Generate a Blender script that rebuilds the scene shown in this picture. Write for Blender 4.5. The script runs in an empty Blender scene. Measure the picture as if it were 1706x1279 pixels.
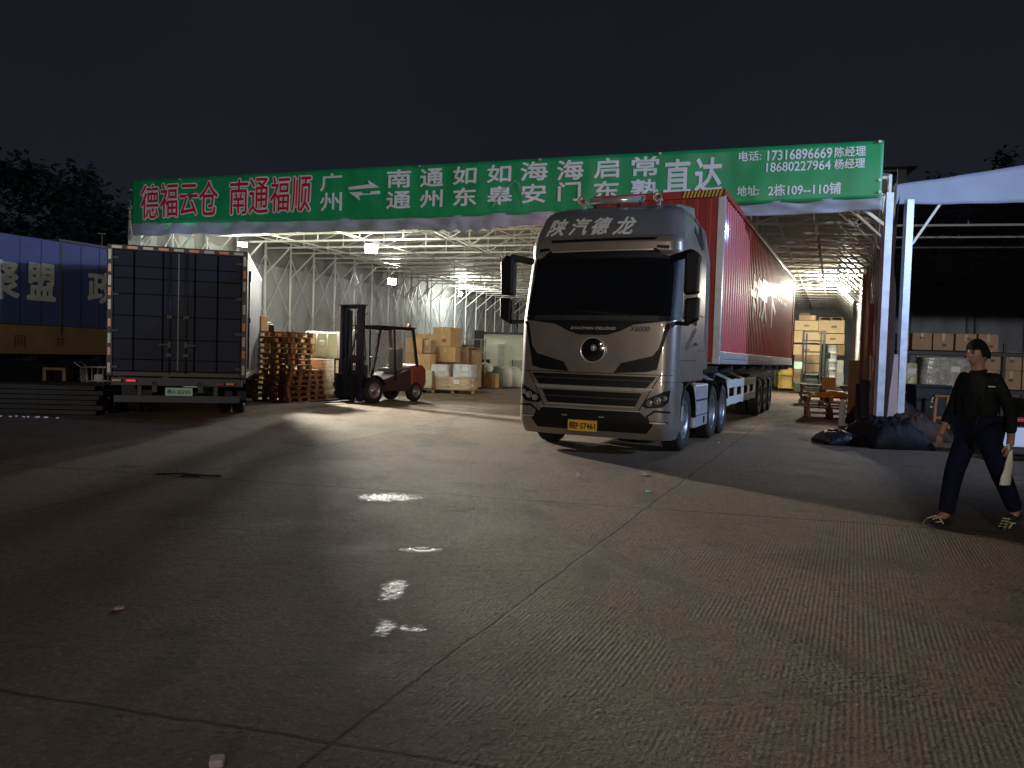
import bpy, bmesh, math, random
from mathutils import Vector, Matrix, noise
R = math.radians
random.seed(7)
S = bpy.context.scene
COL = S.collection

# ---------------------------------------------------------------- camera, world, exposure
CAM_H, F_PX = 1.45, 1282.0
PITCH, ROLL = R(2.14), R(1.72)          # the yard slopes a little sideways: the camera is rolled against it
cam_d = bpy.data.cameras.new("camera")
cam_d.sensor_width = 36
cam_d.lens = 36 * F_PX / 1706
cam_d.clip_start, cam_d.clip_end = 0.05, 600
cam = bpy.data.objects.new("camera", cam_d)
COL.objects.link(cam)
CAM_M = Matrix.Translation((0, 0, CAM_H)) @ Matrix.Rotation(R(90) - PITCH, 4, 'X') @ Matrix.Rotation(ROLL, 4, 'Z')
cam.matrix_world = CAM_M
S.camera = cam

world = bpy.data.worlds.new("World")
S.world = world
world.use_nodes = True
_wn, _wl = world.node_tree.nodes, world.node_tree.links
_bg = _wn["Background"]
_tc = _wn.new("ShaderNodeTexCoord")
_sx = _wn.new("ShaderNodeSeparateXYZ")
_rp = _wn.new("ShaderNodeValToRGB")
_wl.new(_tc.outputs["Generated"], _sx.inputs[0])
_wl.new(_sx.outputs["Z"], _rp.inputs[0])
_rp.color_ramp.elements[0].position, _rp.color_ramp.elements[0].color = 0.0, (.0130, .0140, .0190, 1)
_rp.color_ramp.elements[1].position, _rp.color_ramp.elements[1].color = 0.5, (.0078, .0094, .0142, 1)
_nz = _wn.new("ShaderNodeTexNoise"); _nz.inputs["Scale"].default_value = 2.2; _nz.inputs["Detail"].default_value = 5
_wl.new(_tc.outputs["Generated"], _nz.inputs["Vector"])
_mr = _wn.new("ShaderNodeMapRange"); _mr.inputs["To Min"].default_value = .70; _mr.inputs["To Max"].default_value = 1.25
_wl.new(_nz.outputs["Fac"], _mr.inputs["Value"])
_mu = _wn.new("ShaderNodeMixRGB"); _mu.blend_type = 'MULTIPLY'; _mu.inputs[0].default_value = 1
_wl.new(_rp.outputs[0], _mu.inputs[1]); _wl.new(_mr.outputs[0], _mu.inputs[2])
_wl.new(_mu.outputs[0], _bg.inputs[0])
_bg.inputs[1].default_value = 1.0

S.view_settings.view_transform = 'Standard'
S.view_settings.look = 'None'
S.view_settings.exposure = 0.0
S.view_settings.gamma = 1.0
S.cycles.use_denoising = True
S.cycles.max_bounces = 6
S.cycles.sample_clamp_indirect = 4.0

def lamp(kind, loc, power, color, size=.15, target=None, spot=60, blend=.5, parent=None):
    d = bpy.data.lights.new("lamp_light", kind)
    d.energy, d.color = power, color
    if kind == 'AREA':
        d.shape = 'DISK'; d.size = size
    else:
        d.shadow_soft_size = size
    if kind == 'SPOT':
        d.spot_size, d.spot_blend = R(spot), blend
    o = bpy.data.objects.new("lamp_light", d)
    COL.objects.link(o)
    o.location = loc
    if target is not None:
        o.rotation_euler = (Vector(target) - Vector(loc)).to_track_quat('-Z', 'Y').to_euler()
    if parent:
        o.parent = parent
    return o

# yard lights that stand outside the frame: a far flood behind the viewer and a cold flood to the right; the tent spot is an added fill
lamp('SPOT', (-7, -36, 7.0), 14500, (1.0, .94, .84), .8, (.5, 18.5, 5.6), 42, 1.0)
lamp('SPOT', (-5, -9, 9), 950, (1.0, .80, .64), .5, (-.5, 9, .8), 84, 1.0)
lamp('SPOT', (4, -30, 6.5), 15000, (.96, .95, 1.0), .6, (18.5, 44, 3.6), 22, 1.0)  # added fill spot, brightens the neighbouring tent's back curtain and cartons
lamp('SPOT', (17, 6.5, 6.5), 8500, (.42, .60, 1.0), .25, (5.2, 14.2, 3.9), 66, .9)

# ---------------------------------------------------------------- picture <-> place
def ray(px, py):
    d = CAM_M.to_3x3() @ Vector(((px - 853) / F_PX, -(py - 639.5) / F_PX, -1))
    return Vector((0, 0, CAM_H)), d
def G(px, py):
    o, d = ray(px, py)
    return o + d * (-o.z / d.z)
def P(px, py, Y):
    o, d = ray(px, py)
    return o + d * (Y / d.y)
def on_plane(px, py, org, dirv):
    """(s, z) where the sight line meets the upright plane through org along dirv"""
    o, d = ray(px, py)
    n = Vector((dirv[1], -dirv[0], 0))
    t = (Vector(org) - o).dot(n) / d.dot(n)
    q = o + d * t
    return (q - Vector(org)).dot(Vector((dirv[0], dirv[1], 0))), q.z

# ---------------------------------------------------------------- materials
MATS = {}
def M(name, col, rough=.6, metal=0., var=.15, scale=6., bump=0., coat=0., emit=0., alpha=1., spec=.5, stretch=(1, 1, 1), dirt=0., bscale=None):
    if name in MATS:
        return MATS[name]
    m = bpy.data.materials.new(name); m.use_nodes = True
    N, L = m.node_tree.nodes, m.node_tree.links
    b = N["Principled BSDF"]
    tc = N.new("ShaderNodeTexCoord"); mp = N.new("ShaderNodeMapping"); nz = N.new("ShaderNodeTexNoise")
    mp.inputs["Scale"].default_value = stretch
    L.new(tc.outputs["Object"], mp.inputs[0]); L.new(mp.outputs[0], nz.inputs["Vector"])
    nz.inputs["Scale"].default_value = scale; nz.inputs["Detail"].default_value = 6
    r = N.new("ShaderNodeValToRGB")
    r.color_ramp.elements[0].position, r.color_ramp.elements[1].position = .3, .7
    c = Vector(col)
    r.color_ramp.elements[0].color = (*(c * (1 - var)), 1)
    r.color_ramp.elements[1].color = (*[min(1, x) for x in c * (1 + var)], 1)
    L.new(nz.outputs["Fac"], r.inputs[0])
    out = r.outputs[0]
    if dirt:
        n2 = N.new("ShaderNodeTexNoise"); n2.inputs["Scale"].default_value = scale * .35; n2.inputs["Detail"].default_value = 9
        L.new(mp.outputs[0], n2.inputs["Vector"])
        r2 = N.new("ShaderNodeValToRGB"); r2.color_ramp.elements[0].position, r2.color_ramp.elements[1].position = .42, .68
        mx = N.new("ShaderNodeMixRGB"); mx.inputs[2].default_value = (*(c * .45 + Vector((.03, .025, .018)) * min(1, max(c) * 3)), 1)
        L.new(n2.outputs["Fac"], r2.inputs[0])
        ml = N.new("ShaderNodeMath"); ml.operation = 'MULTIPLY'; ml.inputs[1].default_value = dirt
        L.new(r2.outputs[0], ml.inputs[0]); L.new(ml.outputs[0], mx.inputs[0])
        L.new(out, mx.inputs[1]); out = mx.outputs[0]
    L.new(out, b.inputs["Base Color"])
    rr = N.new("ShaderNodeMapRange")
    rr.inputs["To Min"].default_value = max(.02, rough - .08); rr.inputs["To Max"].default_value = min(1, rough + .08)
    L.new(nz.outputs["Fac"], rr.inputs["Value"]); L.new(rr.outputs[0], b.inputs["Roughness"])
    b.inputs["Metallic"].default_value = metal
    b.inputs["Specular IOR Level"].default_value = spec
    b.inputs["Coat Weight"].default_value = coat; b.inputs["Coat Roughness"].default_value = .06
    if emit:
        b.inputs["Emission Color"].default_value = (*col, 1); b.inputs["Emission Strength"].default_value = emit
    if alpha < 1:
        b.inputs["Alpha"].default_value = alpha
    if bump:
        bp = N.new("ShaderNodeBump"); bp.inputs["Strength"].default_value = bump; bp.inputs["Distance"].default_value = .02
        n3 = N.new("ShaderNodeTexNoise"); n3.inputs["Scale"].default_value = bscale or scale * 3; n3.inputs["Detail"].default_value = 4
        L.new(mp.outputs[0], n3.inputs["Vector"])
        L.new(n3.outputs["Fac"], bp.inputs["Height"]); L.new(bp.outputs[0], b.inputs["Normal"])
    MATS[name] = m
    return m

def glass(name, col, rough=.03, alpha=.5):
    return M(name, col, rough, var=.05, coat=.6, alpha=alpha, spec=.8)

silver = M("silver_paint", (.25, .213, .182), .36, .4, .10, 2.2, coat=.45, dirt=.32)
blackp = M("black_plastic", (.007, .007, .008), .45, 0, .25, 20, spec=.22)
darkgrey = M("dark_grey_metal", (.035, .036, .04), .5, .3, .25, 12, dirt=.3)
visor_grey = M("visor_grey_paint", (.19, .20, .215), .33, .3, .06, 3, coat=.4)
screen = glass("windscreen_glass", (.006, .007, .008), .04, .82)
chrome = M("chrome", (.70, .68, .64), .22, .6, .04, 10)
lampglass = M("lamp_glass", (.55, .55, .52), .08, .6, .4, 60, coat=1)
rubber = M("tyre_rubber", (.016, .016, .016), .85, 0, .3, 25, bump=.3)
rimm = M("rim_steel", (.36, .37, .39), .38, .8, .15, 18, dirt=.4)
white_letter = M("white_lettering", (.80, .82, .82), .5, 0, .05, 8)
red_letter = M("red_lettering", (.62, .012, .022), .5, 0, .08, 8)
dark_letter = M("dark_lettering", (.03, .03, .03), .5, 0, .1, 8)
plate_y = M("yellow_plate", (.86, .42, .02), .45, 0, .08, 15)
plate_g = M("green_plate", (.35, .62, .50), .45, 0, .1, 15)
red_box = M("red_container_paint", (.44, .022, .018), .50, 0, .12, 2, coat=.10, dirt=.14)
red_front = M("red_bulkhead_paint", (.34, .022, .018), .55, 0, .15, 2, dirt=.2)
lightsteel = M("light_steel", (.52, .53, .55), .42, .5, .12, 7, dirt=.25)
whitesteel = M("white_painted_steel", (.66, .68, .62), .45, .1, .1, 5, dirt=.15)
sign_green = M("green_banner", (.012, .33, .11), .45, 0, .07, 1.2, bump=.08)
tarp = M("grey_tarpaulin", (.34, .37, .385), .62, 0, .1, 1.5, bump=.25, dirt=.2)
tarp_roof = M("roof_tarpaulin", (.52, .54, .49), .6, 0, .08, 1.5, bump=.25)
tarp_front = M("pale_blue_tarpaulin", (.36, .40, .46), .55, 0, .06, 2, bump=.2)
wood = M("pallet_wood", (.26, .155, .075), .78, 0, .35, 9, stretch=(1, 5, 5), bump=.3, dirt=.3)
woodlight = M("crate_plywood", (.52, .40, .22), .7, 0, .15, 5, stretch=(1, 1, 4), bump=.15)
card = M("cardboard", (.50, .325, .16), .8, 0, .1, 4, bump=.1)
card2 = M("old_cardboard", (.34, .235, .14), .82, 0, .15, 4, bump=.15)
tape = M("packing_tape", (.58, .44, .22), .3, 0, .08, 10)
film = M("stretch_film", (.68, .69, .66), .22, 0, .22, 7, stretch=(1, 1, 5), bump=.8, coat=.5)
film_card = M("film_over_cardboard", (.56, .45, .32), .28, 0, .2, 5, stretch=(1, 1, 5), bump=.6, coat=.4)
blackm = M("black_sheet", (.009, .009, .011), .75, 0, .3, 5, bump=.5, spec=.2)
brownm = M("brown_sheet", (.045, .030, .024), .8, 0, .3, 5, bump=.5, spec=.2)

# ---------------------------------------------------------------- mesh tools
class MB:
    def __init__(s): s.v, s.f, s.m, s.sm = [], [], [], []
    def add(s, vs, fs, mi=0, smooth=False):
        o = len(s.v); s.v += [tuple(v) for v in vs]
        for f in fs:
            s.f.append([i + o for i in f]); s.m.append(mi); s.sm.append(smooth)
        return s
    def box(s, c, d, mi=0, rz=0, tilt=None):
        x, y, z = d[0] / 2, d[1] / 2, d[2] / 2
        vs = [Vector((a * x, b * y, e * z)) for e in (-1, 1) for a, b in ((-1, -1), (1, -1), (1, 1), (-1, 1))]
        mt = Matrix.Rotation(rz, 3, 'Z')
        if tilt: mt = mt @ Matrix.Rotation(tilt, 3, 'X')
        return s.add([mt @ v + Vector(c) for v in vs], [(3, 2, 1, 0), (4, 5, 6, 7), (0, 1, 5, 4), (1, 2, 6, 5), (2, 3, 7, 6), (3, 0, 4, 7)], mi)
    def bar(s, a, b, w=.05, h=None, mi=0):
        a, b = Vector(a), Vector(b); h = h or w
        d = (b - a).normalized(); up = Vector((0, 0, 1)) if abs(d.z) < .95 else Vector((0, 1, 0))
        x = d.cross(up).normalized() * w / 2; y = x.cross(d).normalized() * h / 2
        vs = [p + q for p in (a, b) for q in (-x - y, x - y, x + y, -x + y)]
        return s.add(vs, [(3, 2, 1, 0), (4, 5, 6, 7), (0, 1, 5, 4), (1, 2, 6, 5), (2, 3, 7, 6), (3, 0, 4, 7)], mi)
    def tube(s, pts, r, n=8, mi=0, cap=True):
        pts = [Vector(p) for p in pts]; rs = r if isinstance(r, (list, tuple)) else [r] * len(pts)
        vs, fs = [], []
        for i, p in enumerate(pts):
            d = (pts[min(i + 1, len(pts) - 1)] - pts[max(i - 1, 0)]).normalized()
            up = Vector((0, 0, 1)) if abs(d.z) < .9 else Vector((0, 1, 0))
            x = d.cross(up).normalized(); y = x.cross(d)
            for k in range(n):
                a = 2 * math.pi * k / n
                vs.append(p + (x * math.cos(a) + y * math.sin(a)) * rs[i])
        for i in range(len(pts) - 1):
            for k in range(n):
                fs.append((i * n + k, i * n + (k + 1) % n, (i + 1) * n + (k + 1) % n, (i + 1) * n + k))
        if cap:
            fs.append(tuple(range(n - 1, -1, -1))); fs.append(tuple(range((len(pts) - 1) * n, len(pts) * n)))
        return s.add(vs, fs, mi, True)
    def lathe(s, prof, c=(0, 0, 0), axis='Z', n=28, mi=0, flip=False):
        """prof: (radius, height along the axis)"""
        vs, fs = [], []
        for r_, h in prof:
            for k in range(n):
                a = 2 * math.pi * k / n; p, q = r_ * math.cos(a), r_ * math.sin(a)
                v = {'Z': (p, q, h), 'X': (h, p, q), 'Y': (q, h, p)}[axis]
                vs.append(Vector(v) + Vector(c))
        for i in range(len(prof) - 1):
            for k in range(n):
                fs.append((i * n + k, i * n + (k + 1) % n, (i + 1) * n + (k + 1) % n, (i + 1) * n + k))
        return s.add(vs, fs, mi, True)
    def grid(s, fn, nu, nv, mi=0, smooth=True):
        vs = [fn(i / nu, j / nv) for i in range(nu + 1) for j in range(nv + 1)]
        fs = [(i * (nv + 1) + j, (i + 1) * (nv + 1) + j, (i + 1) * (nv + 1) + j + 1, i * (nv + 1) + j + 1) for i in range(nu) for j in range(nv)]
        return s.add(vs, fs, mi, smooth)
    def prism(s, poly, fn0, fn1, mi=0):
        n = len(poly)
        vs = [fn0(*p) for p in poly] + [fn1(*p) for p in poly]
        return s.add(vs, [tuple(range(n - 1, -1, -1)), tuple(range(n, 2 * n))] + [(i, (i + 1) % n, n + (i + 1) % n, n + i) for i in range(n)], mi)
    def build(s, name, mats, parent=None, bev=0., loc=(0, 0, 0), rz=0., solid=0., sub=0, noise_amp=0., seg=2):
        me = bpy.data.meshes.new(name)
        me.from_pydata(s.v, [], s.f)
        mats = mats if isinstance(mats, (list, tuple)) else [mats]
        for m in mats: me.materials.append(m)
        me.polygons.foreach_set("material_index", s.m)
        me.polygons.foreach_set("use_smooth", s.sm)
        bm = bmesh.new(); bm.from_mesh(me)
        bmesh.ops.recalc_face_normals(bm, faces=bm.faces)
        bm.to_mesh(me); bm.free()
        o = bpy.data.objects.new(name, me); COL.objects.link(o)
        o.location = loc; o.rotation_euler = (0, 0, rz)
        if parent: o.parent = parent
        if sub:
            md = o.modifiers.new("sub", 'SUBSURF'); md.levels = md.render_levels = sub
        if noise_amp:
            for v in me.vertices:
                v.co += Vector(noise.noise_vector(v.co * 3.1 + Vector((len(s.v) * .37, 0, 0)))) * noise_amp
        if bev:
            md = o.modifiers.new("bev", 'BEVEL'); md.width = bev; md.segments = seg; md.limit_method = 'ANGLE'; md.angle_limit = R(40)
        if solid:
            md = o.modifiers.new("solid", 'SOLIDIFY'); md.thickness = solid; md.offset = 0
        return o

def tag(o, label=None, cat=None, group=None, kind=None):
    if label: o["label"] = label
    if cat: o["category"] = cat
    if group: o["group"] = group
    if kind: o["kind"] = kind
    return o
def thing(name, label, cat, loc=(0, 0, 0), rz=0., group=None):
    o = bpy.data.objects.new(name, None); COL.objects.link(o)
    o.empty_display_size = .2
    o.location = loc; o.rotation_euler = (0, 0, rz)
    return tag(o, label, cat, group)
def copy_tree(o, parent=None):
    c = o.copy(); COL.objects.link(c); c.parent = parent
    for ch in list(o.children): copy_tree(ch, c)
    return c

def text_geo(body, w, h, bold=0.0, shear=0.0, extrude=0.0):
    """triangles of a line of text fitted into a w x h rectangle centred on the origin (x right, y up)"""
    cu = bpy.data.curves.new("t", 'FONT'); cu.body = body; cu.resolution_u = 3; cu.shear = shear
    o = bpy.data.objects.new("t", cu); COL.objects.link(o)
    bpy.context.view_layer.update()
    dg = bpy.context.evaluated_depsgraph_get()
    me = bpy.data.meshes.new_from_object(o.evaluated_get(dg))
    vs = [v.co.copy() for v in me.vertices]; fs = [list(p.vertices) for p in me.polygons]
    bpy.data.objects.remove(o); bpy.data.curves.remove(cu); bpy.data.meshes.remove(me)
    x0, x1 = min(v.x for v in vs), max(v.x for v in vs); y0, y1 = min(v.y for v in vs), max(v.y for v in vs)
    base = [((v.x - (x0 + x1) / 2) / (x1 - x0) * w, (v.y - (y0 + y1) / 2) / (y1 - y0) * h) for v in vs]
    # heavier strokes: shifted copies, each a fraction of a millimetre above the last
    b_ = bold * h; ov, of = [], []
    for k, (dx, dy) in enumerate(((0, 0), (1, 0), (-1, 0), (0, 1), (0, -1), (.7, .7), (-.7, .7), (.7, -.7), (-.7, -.7)) if bold else ((0, 0),)):
        of += [[i + len(ov) for i in f] for f in fs]
        ov += [(x + dx * b_, y + dy * b_, .0004 * k) for x, y in base]
    return ov, of

# ---------------------------------------------------------------- ground
def ground_material():
    m = bpy.data.materials.new("yard_concrete"); m.use_nodes = True
    N, L = m.node_tree.nodes, m.node_tree.links
    b = N["Principled BSDF"]
    geo = N.new("ShaderNodeNewGeometry"); pos = geo.outputs["Position"]
    def math_(op, a, b_=None, c=None, clamp=False):
        n = N.new("ShaderNodeMath"); n.operation = op; n.use_clamp = clamp
        for i, x in enumerate((a, b_, c)):
            if x is None: continue
            if isinstance(x, (int, float)): n.inputs[i].default_value = x
            else: L.new(x, n.inputs[i])
        return n.outputs[0]
    def nz(scale, det=5, vec=pos, rough=.55):
        n = N.new("ShaderNodeTexNoise"); n.inputs["Scale"].default_value = scale; n.inputs["Detail"].default_value = det
        n.inputs["Roughness"].default_value = rough; L.new(vec, n.inputs["Vector"]); return n.outputs["Fac"]
    def ramp(x, a, c):
        n = N.new("ShaderNodeMapRange"); n.interpolation_type = 'SMOOTHSTEP'
        n.inputs["From Min"].default_value, n.inputs["From Max"].default_value = a, c
        L.new(x, n.inputs["Value"]); return n.outputs[0]
    def dot(nx, ny):
        n = N.new("ShaderNodeVectorMath"); n.operation = 'DOT_PRODUCT'; n.inputs[1].default_value = (nx, ny, 0)
        L.new(pos, n.inputs[0]); return n.outputs["Value"]
    big, mid, fine, grit = nz(.22, 6), nz(1.3, 7), nz(9, 6), nz(48, 5, rough=.75)
    # joints between the slabs
    def joint(pa, pb, w):
        A, B = G(*pa), G(*pb); d = (B - A).normalized(); n = Vector((d.y, -d.x))
        s = math_('SUBTRACT', dot(n.x, n.y), n.x * A.x + n.y * A.y)
        s = math_('ADD', s, math_('MULTIPLY', math_('SUBTRACT', nz(2.3, 8), .5), .07))
        s = math_('ABSOLUTE', s)
        return math_('SUBTRACT', 1.0, ramp(s, w * .25, w)), s, n, A
    j1 = joint((1120, 815), (540, 1250), .015)[0]
    j2 = joint((0, 1150), (700, 1262), .018)[0]
    j3 = joint((620, 815), (1300, 862), .024)[0]
    j4 = joint((0, 860), (440, 765), .02)[0]
    jj = math_('MAXIMUM', math_('MAXIMUM', j1, j2), math_('MAXIMUM', j3, j4))
    # broomed grooves, worn away in patches; they fan out a little
    wv = N.new("ShaderNodeTexWave"); wv.wave_type = 'BANDS'; wv.bands_direction = 'X'
    mp = N.new("ShaderNodeMapping"); mp.inputs["Rotation"].default_value = (0, 0, R(24)); L.new(pos, mp.inputs[0])
    wv.inputs["Scale"].default_value = 11.5; wv.inputs["Distortion"].default_value = .8; wv.inputs["Detail"].default_value = 2.5; wv.inputs["Detail Scale"].default_value = .55
    L.new(mp.outputs[0], wv.inputs["Vector"])
    worn = ramp(math_('ADD', math_('MULTIPLY', nz(.75, 6), .7), math_('MULTIPLY', nz(6, 5), .3)), .43, .58)
    nside = Vector((math.cos(R(24)), -math.sin(R(24))))
    a0 = G(560, 1230)
    side = ramp(math_('SUBTRACT', dot(nside.x, nside.y), nside.x * a0.x + nside.y * a0.y), -.9, .5)
    near = math_('SUBTRACT', 1.0, ramp(dot(0, 1), 6.6, 8.2))
    groove = math_('MULTIPLY', math_('MULTIPLY', wv.outputs["Fac"], math_('ADD', math_('MULTIPLY', worn, .92), .08)), math_('MULTIPLY', side, near))
    # ripples on the left slabs
    mp2 = N.new("ShaderNodeMapping"); mp2.inputs["Scale"].default_value = (2.2, 9, 1); mp2.inputs["Rotation"].default_value = (0, 0, R(-12)); L.new(pos, mp2.inputs[0])
    ripple = math_('MULTIPLY', nz(1.6, 4, mp2.outputs[0]), math_('SUBTRACT', 1.0, math_('MULTIPLY', side, .75)))
    # gravelly, broken-up patches
    broken = ramp(nz(.9, 5), .53, .66)
    vor = N.new("ShaderNodeTexVoronoi"); vor.inputs["Scale"].default_value = 40; L.new(pos, vor.inputs["Vector"])
    chips = math_('MULTIPLY', math_('SUBTRACT', 1.0, vor.outputs["Distance"]), broken)
    # wet hollows
    wet = None
    for px, py, rx, ry in ((655, 982, .15, .38), (705, 915, .28, .14), (650, 828, .55, .45), (640, 1045, .10, .24), (688, 1046, .18, .09)):
        c = G(px, py)
        sb = N.new("ShaderNodeVectorMath"); sb.operation = 'SUBTRACT'; sb.inputs[1].default_value = c; L.new(pos, sb.inputs[0])
        sc = N.new("ShaderNodeVectorMath"); sc.operation = 'MULTIPLY'; sc.inputs[1].default_value = (1 / rx, 1 / ry, 0); L.new(sb.outputs[0], sc.inputs[0])
        ln = N.new("ShaderNodeVectorMath"); ln.operation = 'LENGTH'; L.new(sc.outputs[0], ln.inputs[0])
        e = math_('SUBTRACT', 1.0, ramp(ln.outputs["Value"], .2, 1.25))
        wet = e if wet is None else math_('MAXIMUM', wet, e)
    wetm = ramp(math_('ADD', math_('MULTIPLY', wet, .42), math_('ADD', math_('MULTIPLY', nz(3.2, 6), .28), math_('MULTIPLY', nz(19, 5, mp2.outputs[0]) if False else nz(21, 6), .62))), .73, .92)
    # colour
    r = N.new("ShaderNodeValToRGB")
    el = r.color_ramp.elements
    el[0].position, el[0].color = .30, (.108, .068, .041, 1)
    el[1].position, el[1].color = .72, (.245, .190, .132, 1)
    e = el.new(.5); e.color = (.165, .116, .074, 1)
    mixf = math_('ADD', math_('ADD', math_('MULTIPLY', big, .45), math_('MULTIPLY', mid, .33)), math_('ADD', math_('MULTIPLY', fine, .14), math_('MULTIPLY', grit, .08)))
    L.new(mixf, r.inputs[0])
    def mixc(f, a, col, mode='MIX'):
        n = N.new("ShaderNodeMixRGB"); n.blend_type = mode; L.new(f, n.inputs[0]); L.new(a, n.inputs[1]); n.inputs[2].default_value = (*col, 1); return n.outputs[0]
    stain = ramp(nz(.55, 8), .56, .66)
    stain2 = ramp(nz(2.1, 9), .55, .68)
    c = mixc(math_('MULTIPLY', stain, .6), r.outputs[0], (.075, .050, .036))
    c = mixc(math_('MULTIPLY', stain2, .35), c, (.09, .075, .06))
    c = mixc(math_('MULTIPLY', ramp(nz(38, 4), .56, .68), .6), c, (.34, .29, .23))
    c = mixc(math_('MULTIPLY', ramp(nz(29, 4), .52, .66), .75), c, (.06, .045, .035))
    c = mixc(math_('MULTIPLY', ramp(nz(11, 7), .52, .62), .5), c, (.085, .064, .048))
    c = mixc(math_('MULTIPLY', ramp(math_('ADD', wet, math_('MULTIPLY', math_('SUBTRACT', nz(3.2, 6), .5), .8)), .05, .65), .5), c, (.05, .042, .034))
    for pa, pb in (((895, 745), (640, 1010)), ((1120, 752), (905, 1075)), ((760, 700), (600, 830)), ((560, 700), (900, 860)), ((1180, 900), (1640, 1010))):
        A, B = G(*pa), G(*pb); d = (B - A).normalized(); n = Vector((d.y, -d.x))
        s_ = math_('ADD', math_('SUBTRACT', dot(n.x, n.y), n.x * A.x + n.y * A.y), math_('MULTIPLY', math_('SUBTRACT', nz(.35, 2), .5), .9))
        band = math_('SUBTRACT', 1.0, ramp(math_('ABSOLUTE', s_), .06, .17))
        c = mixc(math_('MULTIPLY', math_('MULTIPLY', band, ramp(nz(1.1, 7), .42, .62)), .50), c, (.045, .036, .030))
    oil = ramp(nz(.95, 9, rough=.62), .615, .67)
    c = mixc(math_('MULTIPLY', oil, .55), c, (.04, .031, .025))
    c = mixc(math_('MULTIPLY', wetm, .55), c, (.07, .062, .05))
    c = mixc(jj, c, (.02, .018, .015))
    L.new(c, b.inputs["Base Color"])
    ro = math_('SUBTRACT', math_('ADD', .78, math_('MULTIPLY', math_('SUBTRACT', mid, .5), .3)), math_('MULTIPLY', wetm, .56), clamp=True)
    L.new(ro, b.inputs["Roughness"])
    b.inputs["Specular IOR Level"].default_value = .38
    dry = math_('SUBTRACT', 1.0, math_('MULTIPLY', wetm, .35))
    h = math_('ADD', math_('MULTIPLY', groove, .0075), math_('MULTIPLY', ripple, .028))
    h = math_('ADD', h, math_('MULTIPLY', chips, .030))
    h = math_('ADD', h, math_('ADD', math_('MULTIPLY', fine, .030), math_('ADD', math_('MULTIPLY', nz(24, 5, rough=.65), .028), math_('MULTIPLY', grit, .020))))
    h = math_('MULTIPLY', h, dry)
    h = math_('SUBTRACT', h, math_('MULTIPLY', jj, .009))
    h = math_('ADD', h, math_('MULTIPLY', mid, .03))
    bp = N.new("ShaderNodeBump"); bp.inputs["Strength"].default_value = 1.0; bp.inputs["Distance"].default_value = 1.0
    L.new(h, bp.inputs["Height"]); L.new(bp.outputs[0], b.inputs["Normal"])
    return m
g = MB(); g.add([(-160, -60, 0), (160, -60, 0), (160, 260, 0), (-160, 260, 0)], [(0, 1, 2, 3)])
tag(g.build("ground", ground_material()), kind="structure")

# ---------------------------------------------------------------- main canopy shed
DL = Vector((.3584, .9336, 0))
SL, SR = Vector((-11.03, 22.3, 0)), Vector((7.70, 16.1, 0))     # front corners
BL, BR = Vector((.35, 52.0, 0)), Vector((22.0, 50.0, 0))        # back corners
EAVE, RIDGE, CHORD = 5.42, 5.98, 5.02
NB = 22
shed = thing("canopy_shed", "large lit canopy shed of grey tarpaulin and white trusses under the green banner", "shed", (0, 0, 0))
def shed_pt(u, w, z=0.):
    """u 0..1 left to right, w 0..1 front to back"""
    a = SL.lerp(BL, w); b_ = SR.lerp(BR, w)
    p = a.lerp(b_, u); p.z = z
    return p
def roof_z(u): return EAVE + (RIDGE - EAVE) * (1 - abs(2 * u - 1))
def wall_fn(A, B, nb, top, side):
    A, B = Vector(A), Vector(B); d = (B - A); n = Vector((d.y, -d.x, 0)).normalized() * side
    ln = d.length
    def fn(u, v):
        s = u * nb; fr = s - math.floor(s); k = math.floor(s)
        sag = 4 * fr * (1 - fr)
        zt = top - .30 * sag * (.6 + .4 * noise.noise((k * 1.7, 3, 0)))
        z = .04 + v * (zt - .04)
        p = A + d * u
        ph = noise.noise((k * 2.3, .5, 1.5)) * 3
        fold = math.sin((fr * 1.4 + (1 - v) * (.9 + .4 * math.sin(k * 1.3))) * 17 + ph) * (.3 + .7 * v) * sag
        fold += .6 * math.sin(((1 - fr) * 1.0 + v * 1.5) * 13 + ph * 2) * sag * v * v
        big = noise.noise((p.x * .35, p.y * .35, z * .5)) * .12
        fine = noise.noise((p.x * 1.6, p.y * 1.6, z * 1.4)) * .05
        off = -.10 + .017 * fold * (1.1 + noise.noise((k * .9, z * .7, 0))) + big * .6 + fine + .05 * sag
        q = p + n * (off - .10)
        return (q.x, q.y, z)
    return fn
MB().grid(wall_fn(SL, BL, NB, 5.0, 1), NB * 16, 44).build("side_curtain", tarp, shed)
MB().grid(wall_fn(SR, BR, NB, 5.0, -1), NB * 10, 30).build("side_curtain", tarp, shed)
MB().grid(wall_fn(BL, BR, 12, 6.6, 1), 12 * 12, 40).build("back_curtain", tarp, shed)
for sd in (0., 1.):
    def flap(u, v, sd=sd):
        p = shed_pt(sd, u); o_ = .16 if sd else -.16
        return (p.x + o_ * .9 + .03 * math.sin(u * 160), p.y, 4.45 + v * 1.12)
    MB().grid(flap, NB * 6, 4).build("eave_flap", M("dark_eave_tarp", (.16, .17, .17), .65, 0, .15, 2, bump=.3), shed)
def roof_fn(u, w):
    p = shed_pt(u, w)
    s = w * NB; fr = s - math.floor(s)
    z = roof_z(u) - .10 * 4 * fr * (1 - fr) + .05 * noise.noise((p.x * .8, p.y * .8, 1.3))
    return (p.x, p.y, z + .06)
MB().grid(roof_fn, 40, NB * 8).build("roof_cover", tarp_roof, shed)
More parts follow.
